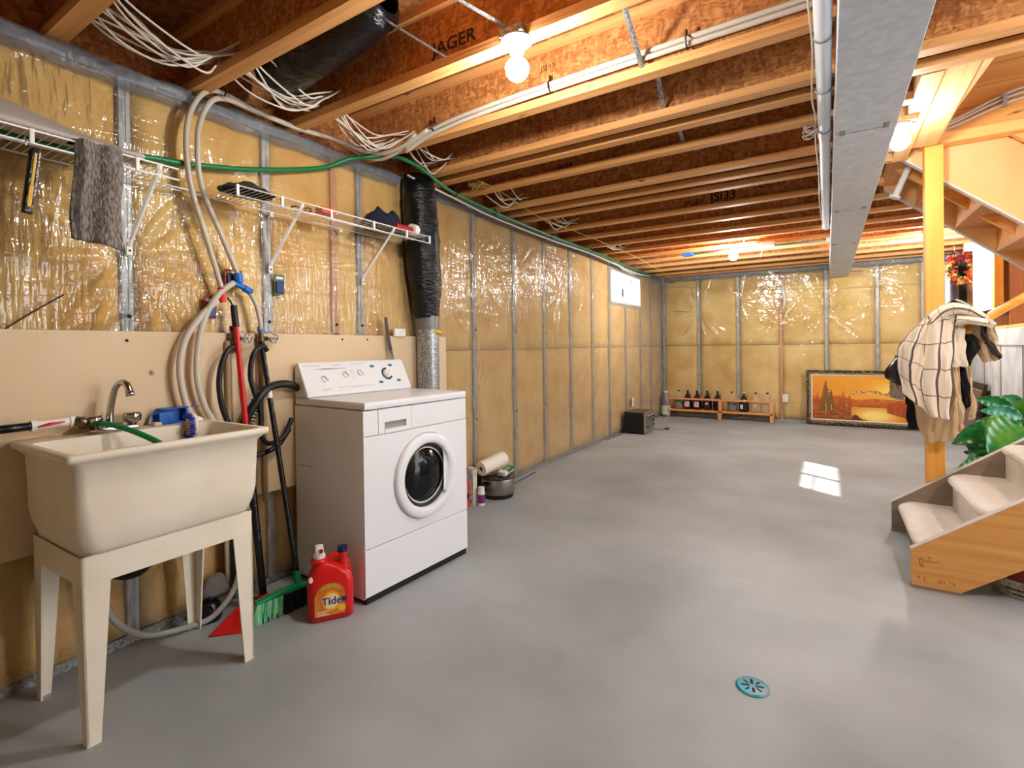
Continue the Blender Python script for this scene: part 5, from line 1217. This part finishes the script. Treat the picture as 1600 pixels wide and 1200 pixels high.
# painted canvas: pigment stored as point colours on a fine grid
pb = bmesh.new(); NU, NV = 230, 128; lay = pb.verts.layers.float_color.new('pigment')
IN = .078; pw, ph = PW-2*IN, PH-2*IN
def fir(u, v, cu, base, hgt, wd, sd_):
    if not (base < v < base+hgt): return 0
    f = (v-base)/hgt; r = wd*(1-f)**.9*(.60+.40*(1-(f*9+sd_*.3)%1))+.001
    return 1 if abs(u-cu) < r*(1+.6*nz(u*60, v*60, sd_)) else 0
def mixc3(a, b, t_): t_ = max(0, min(1, t_)); return tuple(a[i]*(1-t_)+b[i]*t_ for i in range(3))
def paint(u, v):
    n1 = nz(u*3, v*6, 1); n2 = nz(u*14, v*22, 2)
    c = mixc3((228,160,30), (212,128,20), abs(u-.55)*1.3+.2*n1)
    g = math.exp(-((u-.80)/.16)**2-((v-.66)/.22)**2); c = mixc3(c, (252,222,120), g*.9+.1*n2)
    ml = .62+.06*math.exp(-((u-.66)/.055)**2)*(1+.5*nz(u*60, 0, 5))+.045*math.exp(-((u-.52)/.06)**2)+.03*nz(u*22, 1, 6)*(.4 < u < .8)
    if .42 < u < .80 and .50 < v < ml: c = mixc3((170,92,34), (250,220,150), .45+1.5*nz(u*42+v*30, v*26, 7)) if v > ml-.055 else mixc3(c, (232,160,60), .7)
    if .45 < u < .80 and ml-.02 < v < ml and nz(u*70, v*70, 31) > .0: c = mixc3(c, (150, 84, 34), .8)
    hz = .42+.06*nz(u*5, 0, 9)+.10*max(0, .45-u)
    if v < hz+.07 and v > .36: c = mixc3(c, (178,84,26), .75+.5*n2)
    if v <= hz:
        c = mixc3((196,102,24), (150,66,18), .5+n1+.6*n2)
        lk = math.exp(-((u-.66)/.20)**2-((v-.12)/.16)**2); 
        if u > .42 and v < .30+.03*nz(u*12, 0, 3): c = mixc3((222,130,30), (255,232,130), lk*1.25)
    if u > .78 and .10+(.95-u)*.6 < v < .46-.5*abs(u-.92)+.05*n2: c = mixc3((150,60,20), (196,92,34), .5+nz(u*40, v*40, 4))
    if v < .10+.10*math.exp(-((u-.50)/.07)**2)*1.0-.0 and .38 < u < .58 and v < .02+.11*math.exp(-((u-.46)/.05)**2): c = (92, 46, 22)
    if v < .22 and u < .42: c = mixc3((170,88,26), (120,58,20), .5+1.2*n2)
    if v < .26+.04*nz(u*9, 0, 13) and .0 < u < .45 and nz(u*70, v*60, 21) > .42: c = (214, 160, 80)
    for cu, b0, h0, w0, s_ in ((.335, .30, .36, .05, 3), (.40, .33, .25, .04, 7), (.055, .36, .26, .035, 9), (.30, .33, .22, .04, 5)):
        if fir(u, v, cu, b0, h0, w0, s_): c = mixc3(c, (158,74,22), .6)
    for cu, b0, h0, w0, s_ in ((.145, .17, .74, .095, 1), (.205, .19, .52, .060, 4)):
        if fir(u, v, cu, b0, h0, w0, s_): c = mixc3((96,58,20), (150,116,40), .4+1.3*nz(u*60, v*90, s_))
    for cu, b0, h0 in ((.148, .14, .22), (.210, .20, .14), (.37, .28, .10)):
        if abs(u-cu) < .0028 and b0 < v < b0+h0: c = (240, 214, 160)
    return c
V = []
for i in range(NU+1):
    row = []
    for j in range(NV+1):
        u, v = i/NU, j/NV; vt = pb.verts.new(tilt @ Vector((-pw/2+pw*u, -.006, IN+ph*v))); vt[lay] = lin(paint(u, v)); row.append(vt)
    V.append(row)
for i in range(NU):
    for j in range(NV): pb.faces.new((V[i][j], V[i+1][j], V[i+1][j+1], V[i][j+1]))
CM = bpy.data.materials.new('oil_pigment'); CM.use_nodes = True; n = CM.node_tree.nodes; va = n.new('ShaderNodeVertexColor'); va.layer_name = 'pigment'
CM.node_tree.links.new(va.outputs[0], n['Principled BSDF'].inputs['Base Color']); n['Principled BSDF'].inputs['Roughness'].default_value = .35
m = MB(); m.b.free(); m.b = pb; m.build('canvas', CM, t)
m = MB(); m.box((-pw/2-.01, -.004, IN-.01), (pw/2+.01, .0, PH-IN+.01), tilt); m.build('backing_board', 'dark', t)
# second frame leaning on the right wall
t = thing('framed_picture', 'dark framed picture leaning on the whitewashed wall behind the towels', 'picture', (3.85, 7.9, 0))
fm = Matrix.Translation((3.80, 7.92, .0)) @ Matrix.Rotation(math.radians(10), 4, 'Y')
for lo, hi in (((-.015, -.40, .0), (.015, .40, .07)), ((-.015, -.40, .66), (.015, .40, .735)), ((-.015, -.40, .07), (.015, -.33, .66)), ((-.015, .33, .07), (.015, .40, .66))):
    m = MB(); m.box(lo, hi, fm, bevel=.004); m.build('frame_side', M('dark_brown_frame', (44,24,20), .35) if lo[2] == 0 else bpy.data.materials['dark_brown_frame'], t)
m = MB(); m.box((-.004, -.33, .07), (.0, .33, .66), fm); m.build('print', M('muted_print', (96,104,140), .5, col2=(150,90,70), nscale=6), t)
for lo, hi in (((-.009, -.33, .07), (-.004, .33, .085)), ((-.009, -.33, .645), (-.004, .33, .66)), ((-.009, -.33, .07), (-.004, -.315, .66)), ((-.009, .315, .07), (-.004, .33, .66))):
    m = MB(); m.box(lo, hi, fm); m.build('gilt_slip', M('gilt', (226,196,140), .4, metal=.3) if lo[1] == -.33 and lo[2] == .07 and hi[2] == .085 else bpy.data.materials['gilt'], t)
# ================================================================ FLOOR DRAIN
t = thing('floor_drain', 'round worn blue floor drain cover with radiating slots in the grey floor', 'drain', (2.208, 1.930, 0), local=True)
DB = M('worn_blue_paint', (20,150,178), .4, col2=(120,138,146), nscale=34, ndetail=6, contrast=(.46,.6), metal=.2)
m = MB(); N = 40; RO = .052
slots = []
for k in range(8):
    a = k*PI/4+.25; r0, r1, hw = (.010, .036, .0045) if k % 2 == 0 else (.017, .037, .0035); slots.append((a, r0, r1, hw))
m.lathe([(RO+.004, -.004), (RO+.003, .003), (RO-.002, .0065), (RO-.007, .0055), (0, .0055)], N); m.build('cover', DB, t, smooth=True, angle=30)
for a, r0, r1, hw in slots:
    m = MB(); m.box((r0, -hw, .0050), (r1, hw, .0058), Matrix.Rotation(a, 4, 'Z')); m.build('slot', 'dark', t)
for a in (.9,): m = MB(); m.lathe([(.003, .0055), (.003, .007), (0, .007)], 8, Matrix.Translation((.045*math.cos(a), .045*math.sin(a), 0))); m.build('screw', 'chrome', t)

# ================================================================ STAIRS
t = thing('basement_staircase', 'wooden basement stairs with white carpeted steps rising to the right', 'stairs', (3.3, 3.6, 0))
SP = .735
GB2 = M('grey_brown_painted_board', (128,114,100), .55, col2=(146,130,116), nscale=5, stretch=(.5,2,2))
PS = wood('stringer_pine', (220,156,82), (238,184,112), 'X', knots=(120,66,30))
WE = M('white_edge_paint', (206,200,194), .6)
def stringer(y0, y1, mat, zfoot=.184, xe=4.25):
    P = [(2.78, .012), (2.965, .012), (xe, .012+SP*(xe-2.965)), (xe, zfoot+SP*(xe-2.78)), (2.78, zfoot)]
    m = MB(); m.prism(P, 'Y', y0, y1); return m.build('stringer', mat, t, bevel=.0015)
s1 = stringer(3.130, 3.168, PS); s2 = stringer(4.000, 4.038, GB2)
for (y0, y1, s) in ((3.129, 3.169, s1), (3.999, 4.039, s2)):
    m = MB(); m.prism([(2.779, .184), (4.25, .184+SP*1.47), (4.25, .188+SP*1.47), (2.779, .188)], 'Y', y0, y1); m.build('painted_edge', WE, s)
m = MB(); m.box((2.778, 3.128, 0.0), (2.97, 3.17, .012)); m.build('foot_shim', GB2, s1)
m = MB(); m.box((2.778, 3.998, 0.0), (2.97, 4.04, .012)); m.build('foot_shim', GB2, s2)
# pencilled scrawl on the outer face
PEN = M('red_pencil', (170,70,30), .8)
m = MB()
for pts in ([(2.802,.150),(2.815,.144),(2.832,.150)], [(2.815,.152),(2.812,.128),(2.818,.108),(2.826,.112),(2.822,.128),(2.830,.138)], [(2.834,.140),(2.838,.132),(2.846,.142),(2.852,.134),(2.862,.140),(2.872,.136),(2.885,.146)], [(2.842,.160),(2.852,.150)], [(2.855,.165),(2.850,.154)], [(2.832,.112),(2.833,.110)],
            [(2.800,.052),(2.812,.060),(2.808,.046)], [(2.828,.058),(2.830,.040),(2.838,.040)], [(2.880,.050),(2.890,.056),(2.896,.046),(2.886,.040),(2.880,.048)], [(2.902,.058),(2.908,.044)], [(2.922,.060),(2.930,.048),(2.938,.054),(2.944,.036)]):
    m.tube([(x, 3.1292, z) for x, z in pts], .0011, 4, smooth=3)
m.build('pencil_marks', PEN, s1, kind='stuff')
CP = M('white_carpet', (250,246,240), 1.0, col2=(240,230,214), nscale=9, ndetail=8, contrast=(.35,.8), bump=1, bscale=130, sheen=.4)
for k in range(6):
    x0 = 2.805+.235*k; z = .200*(k+1); y0, y1 = 3.172, 3.996
    # carpeted tread: rounded nose over wrapped front
    m = MB()
    prof = [(x0+.30, z-.03), (x0+.045, z-.045), (x0+.012, z-.040), (x0-.004, z-.026), (x0-.003, z-.010), (x0+.012, z+.001), (x0+.04, z+.004), (x0+.30, z+.003)]
    nY = 16; Rr = []
    for i in range(nY+1):
        y = y0+(y1-y0)*i/nY; e = min(i, nY-i); pull = .045 if e == 0 else (.014 if e == 1 else 0)
        Rr.append([m.b.verts.new((px+(pull if px < x0+.1 else 0), y, pz+.004*nz(px*20, y*14, k))) for px, pz in prof])
    for i in range(nY):
        for j in range(len(prof)-1): m.b.faces.new((Rr[i][j], Rr[i+1][j], Rr[i+1][j+1], Rr[i][j+1]))
        m.b.faces.new((Rr[i][-1], Rr[i+1][-1], Rr[i+1][0], Rr[i][0]))
    m.b.faces.new(Rr[0]); m.b.faces.new(Rr[-1][::-1])
    m.build('carpeted_tread', CP, t, smooth=True, angle=50)
    m = MB(); m.box((x0+.035, y0, z-.20 if k else .03), (x0+.055, y1, z-.035)); m.build('riser', CP if k else GB2, t)
m = MB(); m.box((4.20, 3.1, 1.20), (5.3, 4.88, 1.30)); m.build('landing', 'pineX', t)
for y in (3.15, 4.8):
    m = MB(); m.box((5.2, y-.04, 0), (5.28, y+.04, 1.2)); m.build('landing_post', 'pineZ', t)
# ---- post
t = thing('support_post', 'pale yellow pine post standing at the stairs under the beam', 'post', (3.006, 4.09, 0))
m = MB(); m.box((2.961, 4.045, 0), (3.051, 4.134, 2.418), bevel=.003); m.build('post', 'pineZ', t)
# ---- handrail
t = thing('stair_handrail', 'varnished wooden handrail sloping up to the right beside the stairs', 'handrail', (3.1, 3.98, 1.2))
HR = M('varnished_orange_wood', (236,154,56), .3, col2=(246,178,84), nscale=6, stretch=(1,8,8), coat=.4)
m = MB(); m.tube([(3.03, 3.97, 1.195), (4.2, 3.97, 2.028)], .023, 20); m.build('rail', HR, t, smooth=True, angle=40)
for x in (3.05, 4.0): m = MB(); m.tube([(x, 3.97, 1.21+.712*(x-3.05)-.022), (x, 3.985, 1.16+.712*(x-3.05)), (x, 4.045, 1.15+.712*(x-3.05))], .006, 8, smooth=3); m.build('bracket', 'chrome', t, smooth=True)
# ---- upper flight seen from below
t = thing('upper_staircase', 'underside of the upper stair flight with plywood stringers behind the post', 'stairs', (3.4, 4.6, 2))
def zb(x): return 2.395-.875*(x-2.87)
PB = M('pale_stringer_plywood', (226,178,116), .6, col2=(238,196,140), nscale=2.5, ndetail=6)
OB = M('orange_riser_wood', (222,150,72), .6, col2=(236,172,96), nscale=4, stretch=(.6,3,3))  # orange is the risers' own wood colour
TB = wood('tread_board', (206,140,84), (224,164,106), 'Y')
XA, XB = 2.83, 4.2
for y0, y1 in ((4.155, 4.195), (5.005, 5.045)):
    m = MB(); m.prism([(XA, zb(XA)), (XB, zb(XB)), (XB, zb(XB)+.46), (XA, zb(XA)+.46)], 'Y', y0, y1); s = m.build('stringer', PB, t)
    m = MB(); m.prism([(XA, zb(XA)-.012), (XB, zb(XB)-.012), (XB, zb(XB)+.002), (XA, zb(XA)+.002)], 'Y', y0-.004, y1+.004); m.build('bottom_edge', WE if 'pe' not in MT else MT['pe'], s)
m = MB(); m.prism([(3.18, zb(3.18)+.47), (XB, zb(XB)+.47), (XB, zb(XB)+.66), (3.18, zb(3.18)+.66)], 'Y', 4.115, 4.154); m.build('sloping_board', 'pineX', t, bevel=.002)
k = 0; x = XB
while x > XA-.1:
    zt = zb(x)+.20+.02
    m = MB(); m.box((x-.26, 4.196, zt), (x-.01, 5.004, zt+.025)); m.build('tread', TB, t)
    m = MB(); m.box((x-.255, 4.196, zt+.025), (x-.235, 5.004, zt+.197)); m.build('riser', OB, t)
    x -= .228; k += 1
for yy in (4.60,):
    m = MB(); m.prism([(XA, zb(XA)+.05), (XB, zb(XB)+.05), (XB, zb(XB)+.20), (XA, zb(XA)+.20)], 'Y', yy-.019, yy+.019); m.build('carriage', 'pineX', t)
t = thing('vacuum_tube', 'slim white tube with a flange fixed under the upper stairs', 'pipe', (2.9, 4.4, 2.3))
m = MB(); m.tube([(2.935, 4.44, 2.44), (2.85, 4.44, 2.225)], .020, 16); m.build('tube', 'pvc', t, smooth=True, angle=40)
m = MB(); m.tube([(2.851, 4.44, 2.230), (2.844, 4.44, 2.212)], .034, 20); m.build('flange', 'pvc', t, smooth=True, angle=40)
# cables along the header
t = thing('header_cables', 'cables clipped along the header board over the stairs', 'cables', (3.3, 4.08, 2.56))
for k, (z0, z1) in enumerate(((2.555, 2.70), (2.54, 2.672), (2.515, 2.64))):
    MB().tube([(2.96, 4.085, z0-.03), (3.1, 4.083, z0+.005), (3.3, 4.083, z0+(z1-z0)*.6), (3.45, 4.083, z1-.02), (3.9, 4.083, z1+.01)], .009, 8, smooth=5).build('cable', 'cable', t, smooth=True)
m = MB(); m.box((3.325, 4.068, 2.585), (3.345, 4.10, 2.665), bevel=.003); m.build('cable_clip', 'steel', t)
m = MB(); m.box((2.74, 4.06, 2.40), (2.80, 4.10, 2.60)); o = m.build('metal_bracket', 'steel_b', bevel=.006); tag(o, 'grey metal bracket beside the duct near the trimmer', 'bracket')
# ---- bucket under stairs
t = thing('joint_compound_pail', 'white pail with a dark red label under the stairs', 'pail', (3.235, 3.325, 0), local=True)
m = MB(); m.lathe([(.120, 0), (.124, .006), (.134, .185), (.140, .188), (.140, .200), (.130, .200)], 36); m.build('pail_body', M('scuffed_white_pail', (206,200,186), .5, col2=(150,144,130), nscale=40, ndetail=4, contrast=(.52,.6)), t, smooth=True, angle=40)
for a0, a1, z0, z1, mt, nm in ((-2.35, -1.75, .085, .16, M('maroon_label', (128,24,28), .5), 'label_block'), (-2.4, -1.4, .04, .048, 'grey_line', 'label_text_line'), (-1.6, -1.0, .06, .066, 'grey_line', 'label_text_line'), (-2.2, -1.5, .018, .026, 'grey_line', 'label_text_line')):
    m = MB(); m.grid(lambda u, v: ((.1255+.01*(z0+(z1-z0)*v)/.185*1.0+.0008)*math.cos(a0+(a1-a0)*u), (.1255+.01*(z0+(z1-z0)*v)/.185+.0008)*math.sin(a0+(a1-a0)*u), z0+(z1-z0)*v), 10, 1); m.build(nm, mt, t, smooth=True)
# ---- white hanging board on the right wall
o = MB(); o.box((3.895, 6.98, 1.535), (3.915, 7.93, 2.44), bevel=.003); t = thing('white_foam_board', 'white foam board with faint score lines hanging on the right wall', 'board', (3.9, 7.45, 1.5)); o.build('board', M('bright_white_foam', (240,242,248), .8), t)
for z in (1.80, 2.02, 2.22):
    m = MB(); m.box((3.8935, 6.99, z), (3.896, 7.92, z+.006)); m.build('score_line', M('pale_grey_line', (206,208,214), .8) if z == 1.80 else bpy.data.materials['pale_grey_line'], t)
m = MB(); m.box((3.86, 6.86, 1.52), (3.93, 6.93, 2.50), bevel=.003); o = m.build('wall_batten', 'pineZ'); tag(o, 'pale timber batten at the right edge of the white board', 'batten')
m = MB(); m.box((3.83, 7.95, 2.27), (3.96, 8.04, 2.37), bevel=.01); o = m.build('wall_box', 'whitem'); tag(o, 'small white box on the wall left of the white board', 'box')
# ---- autumn wreath
t = thing('autumn_wreath', 'wreath of orange and red autumn leaves hung from the joists at the far right', 'wreath', (3.83, 8.1, 2.10))
WC = [M('leaf_orange', (222,104,34), .7), M('leaf_red', (176,36,26), .7), M('leaf_maroon', (96,20,24), .7), M('leaf_gold', (214,160,50), .7), M('leaf_olive', (130,130,40), .7)]
import itertools
wl_me = []
for mt in WC:
    m = MB(); pts = []
    for k in range(10):
        a = 2*PI*k/10; r = .036 if k % 2 == 0 else .018; pts.append(m.b.verts.new((r*math.cos(a), r*math.sin(a), .006*math.cos(3*a))))
    c = m.b.verts.new((0, 0, .010))
    for k in range(10): m.b.faces.new((pts[k], pts[(k+1)%10], c))
    me = bpy.data.meshes.new('leaf'); m.b.to_mesh(me); m.b.free(); me.materials.append(mt); wl_me.append(me)
wc = Vector((3.82, 8.10, 2.095))
for k in range(130):
    a = random.random()*2*PI; r = .115+.045*random.gauss(0, .6)
    o = bpy.data.objects.new('leaf', random.choice(wl_me if math.sin(a) < .3 else wl_me[:3]+[wl_me[2]])); C.objects.link(o); attach(o, t)
    o.matrix_basis = Matrix.Translation((wc.x+r*math.cos(a), wc.y-.02*random.random()-.01, wc.z+r*1.25*math.sin(a))) @ Matrix.Rotation(PI/2+random.gauss(0, .5), 4, 'X') @ Matrix.Rotation(random.random()*6, 4, 'Z') @ Matrix.Rotation(random.gauss(0, .5), 4, 'X')
m = MB(); m.tube([(wc.x+.11*math.cos(a), wc.y, wc.z+.135*math.sin(a)) for a in [2*PI*k/20 for k in range(20)]], .012, 8, closed=True); m.build('twig_ring', M('twig', (80,50,30), .9), t, smooth=True)
for s in (-1, 1): MB().tube([(wc.x+.05*s, wc.y, wc.z+.13), (wc.x+.06*s, wc.y, H)], .003, 5).build('hanging_twine', 'cable', t)

# ================================================================ CLOTHES OVER THE RAIL END
PL = bpy.data.materials.new('windowpane_wool'); PL.use_nodes = True
n = PL.node_tree.nodes; l = PL.node_tree.links; b = n['Principled BSDF']; b.inputs['Roughness'].default_value = .95; b.inputs['Sheen Weight'].default_value = .3
tc = n.new('ShaderNodeTexCoord'); sp = n.new('ShaderNodeSeparateXYZ'); l.new(tc.outputs['UV'], sp.inputs[0])
def stripes(sock, freq, off, wdt):
    a = n.new('ShaderNodeMath'); a.operation = 'MULTIPLY_ADD'; a.inputs[1].default_value = freq; a.inputs[2].default_value = off; l.new(sock, a.inputs[0])
    f = n.new('ShaderNodeMath'); f.operation = 'FRACT'; l.new(a.outputs[0], f.inputs[0])
    g = n.new('ShaderNodeMath'); g.operation = 'LESS_THAN'; g.inputs[1].default_value = wdt; l.new(f.outputs[0], g.inputs[0]); return g.outputs[0]
s_a = stripes(sp.outputs[0], 2.0, .12, .17); s_b = stripes(sp.outputs[1], 4.6, .3, .035)
mxm = n.new('ShaderNodeMath'); mxm.operation = 'MAXIMUM'; l.new(s_a, mxm.inputs[0]); l.new(s_b, mxm.inputs[1])
mc = n.new('ShaderNodeMixRGB'); mc.inputs[1].default_value = lin((238,224,204)); mc.inputs[2].default_value = lin((84,78,88)); l.new(mxm.outputs[0], mc.inputs[0]); l.new(mc.outputs[0], b.inputs['Base Color'])
CRM = M('cream_cloth', (240,228,208), .95, bump=.3, bscale=60, sheen=.3); BG = M('beige_cloth', (206,180,142), .95, bump=.3, bscale=60, sheen=.2)
BKC = M('black_cloth', (16,16,20), .95, bump=.4, bscale=40); LTH = M('black_leather', (26,20,20), .35, bump=.5, bscale=24); GRC = M('dark_band', (70,58,56), .9)
def interp(pts, t_):
    f = t_*(len(pts)-1); i = min(int(f), len(pts)-2); f -= i
    p0, p1, p2, p3 = [Vector(pts[max(0, min(len(pts)-1, q))]) for q in (i-1, i, i+1, i+2)]
    return .5*((2*p1)+(p2-p0)*f+(2*p0-5*p1+4*p2-p3)*f*f+(3*p1-p0-3*p2+p3)*f**3)
def hang(t, key, name, mat, amp=.014, nf=2.5, ph=0, bulge=.03, back=.0, nu=30, nv=44):
    y0, A, B = CL[key]; m = MB()
    def f(u, v):
        a = interp(A, v); b_ = interp(B, v); p = a.lerp(b_, u)
        y = y0-bulge*math.sin(PI*min(1, max(0, u)))*(.4+.6*math.sin(PI*min(v*1.2, 1)))+amp*(.3+.7*v)*math.sin(u*nf*2*PI+ph+v*1.5)+back*v+.014*nz(u*4+ph, v*2.5, ph)+.008*nz(u*9, v*5, ph+3)
        return (p.x+.010*nz(v*6, ph, u*2), y, p.y+.008*nz(u*5, ph, 2))
    m.grid(f, nu, nv, uv=True); return m.build(name, mat, t, smooth=True, solid=.005)
t = thing('plaid_blanket', 'cream blanket with dark windowpane check draped over the rail end', 'blanket', (3.0, 3.9, 1.0))
hang(t, 'blanket', 'left_drape', PL, .010, 1.3, 0, .035); hang(t, 'blanket2', 'front_drape', PL, .010, 1.5, 1.2, .03); hang(t, 'blanket3', 'top_fold', PL, .006, 1, 2, .035)
hang(t, 'band', 'fringed_band', GRC, .004, 1, 0, .01)
m = MB()   # the part lying over the rail and falling behind it
def over(u, v):
    a = interp([(2.90, 1.30), (3.0, 1.40), (3.06, 1.425), (3.15, 1.39), (3.24, 1.30)], u)
    return (a.x+.02*math.sin(v*3), 3.83+.20*v, a.y-.03*v-.35*max(0, v-.55)-.02*math.sin(u*9+v*4))
m.grid(over, 24, 14, uv=True); m.build('back_drape', PL, t, smooth=True, solid=.005)
t = thing('cream_towel', 'plain cream towel bunched under the blanket on the rail end', 'towel', (3.08, 3.9, 1.2))
hang(t, 'cream', 'front_drape', CRM, .012, 1.5, 0, .02); hang(t, 'cream_roll', 'rolled_edge', CRM, .003, 1, 0, .035, nv=10); hang(t, 'right', 'side_drape', BG, .012, 1.5, 1, .02)
t = thing('beige_garment', 'long beige garment hanging lowest beneath the blanket', 'garment', (3.0, 3.97, .8))
hang(t, 'beige_long', 'body', BG, .016, 2, 0, .02); hang(t, 'beige_mid', 'front_panel', BG, .010, 1.2, 1, .02)
hang(t, 'beige_right', 'sleeve', BG, .006, 1, 0, .012)
t = thing('black_garment', 'black garment hanging between the beige cloths on the rail end', 'garment', (3.1, 3.98, .9))
hang(t, 'black_mid', 'body', BKC, .006, 1, 0, .01); hang(t, 'black_bag', 'upper_part', BKC, .006, 1, 0, .03); hang(t, 'black_low', 'hem', BKC, .006, 1, 0, .01)
t = thing('black_leather_glove', 'black leather sleeve end poking out left of the blanket', 'garment', (2.8, 3.93, 1.0))
hang(t, 'black_left', 'leather', LTH, .008, 1.2, 0, .035); hang(t, 'grey_leg', 'pale_lining', M('taupe_lining', (176,160,146), .9), .004, 1, 0, .015)

# ================================================================ POTTED PLANT
t = thing('leafy_plant', 'potted plant with large glossy green leaves behind the stairs', 'plant', (3.48, 4.42, 0))
m = MB(); m.lathe([(.10, 0), (.105, .01), (.13, .22), (.14, .225), (.14, .245), (.125, .245), (.12, .20), (0, .20)], 28, Matrix.Translation((3.52, 4.42, 0))); m.build('pot', M('dark_pot', (50,46,50), .5), t, smooth=True, angle=40)
LF = [M('leaf_deep_green', (18,104,44), .3, col2=(52,140,52), nscale=12, stretch=(1,1,3), coat=.3), M('leaf_blue_green', (22,120,84), .3, col2=(90,170,140), nscale=14, coat=.3), M('leaf_mid_green', (34,128,40), .3, col2=(120,176,60), nscale=8, coat=.3)]
_r2 = random.Random(4)
for _k in range(14):
    _a = _r2.uniform(.2, 2.95); _l = _r2.uniform(.20, .34); _bx = 3.50+_r2.uniform(-.05, .08); _bz = _r2.uniform(.42, .62)
    LV.append(((_bx, _bz), (_bx+_l*math.cos(_a)*1.1, _bz+_l*math.sin(_a)*.5-.05), _r2.uniform(.045, .085), _r2.uniform(4.35, 4.6)))
for i, (b0, tp, wd, y0) in enumerate(LV):
    B0 = Vector((b0[0], y0+.05, b0[1])); T0 = Vector((tp[0], y0-.05, tp[1])); ax = T0-B0; ln = ax.length; d = ax.normalized()
    sd_ = d.cross(Vector((0, -1, 0))).normalized(); nn = sd_.cross(d).normalized(); m = MB()
    def lf(u, v):
        w_ = wd/2*(math.sin(PI*min(1, v**.8))**.8)*(1 if v < .98 else .2)+.0005; s = (u-.5)*2
        return B0+d*(ln*v)+sd_*(s*w_)+nn*(.30*w_*s*s+.004*math.sin(v*40)*abs(s))+Vector((0, 0, .06*math.sin(PI*v)*ln*1.2))
    m.grid(lf, 8, 22); lo = m.build('leaf', LF[i % 3] if i != 4 else LF[2], t, smooth=True, solid=.0012)
    MB().tube([lf(.5, k/8)+nn*-.001 for k in range(9)], .0016, 5).build('midrib', M('leaf_rib', (150,190,90), .5) if i == 0 else bpy.data.materials['leaf_rib'], lo)
    MB().tube([(3.52, 4.42, .20), ((3.52+B0.x)/2, (4.42+B0.y)/2, B0.z*.7+.08), tuple(B0)], .005, 6, smooth=4).build('stalk', LF[0], t, smooth=True)
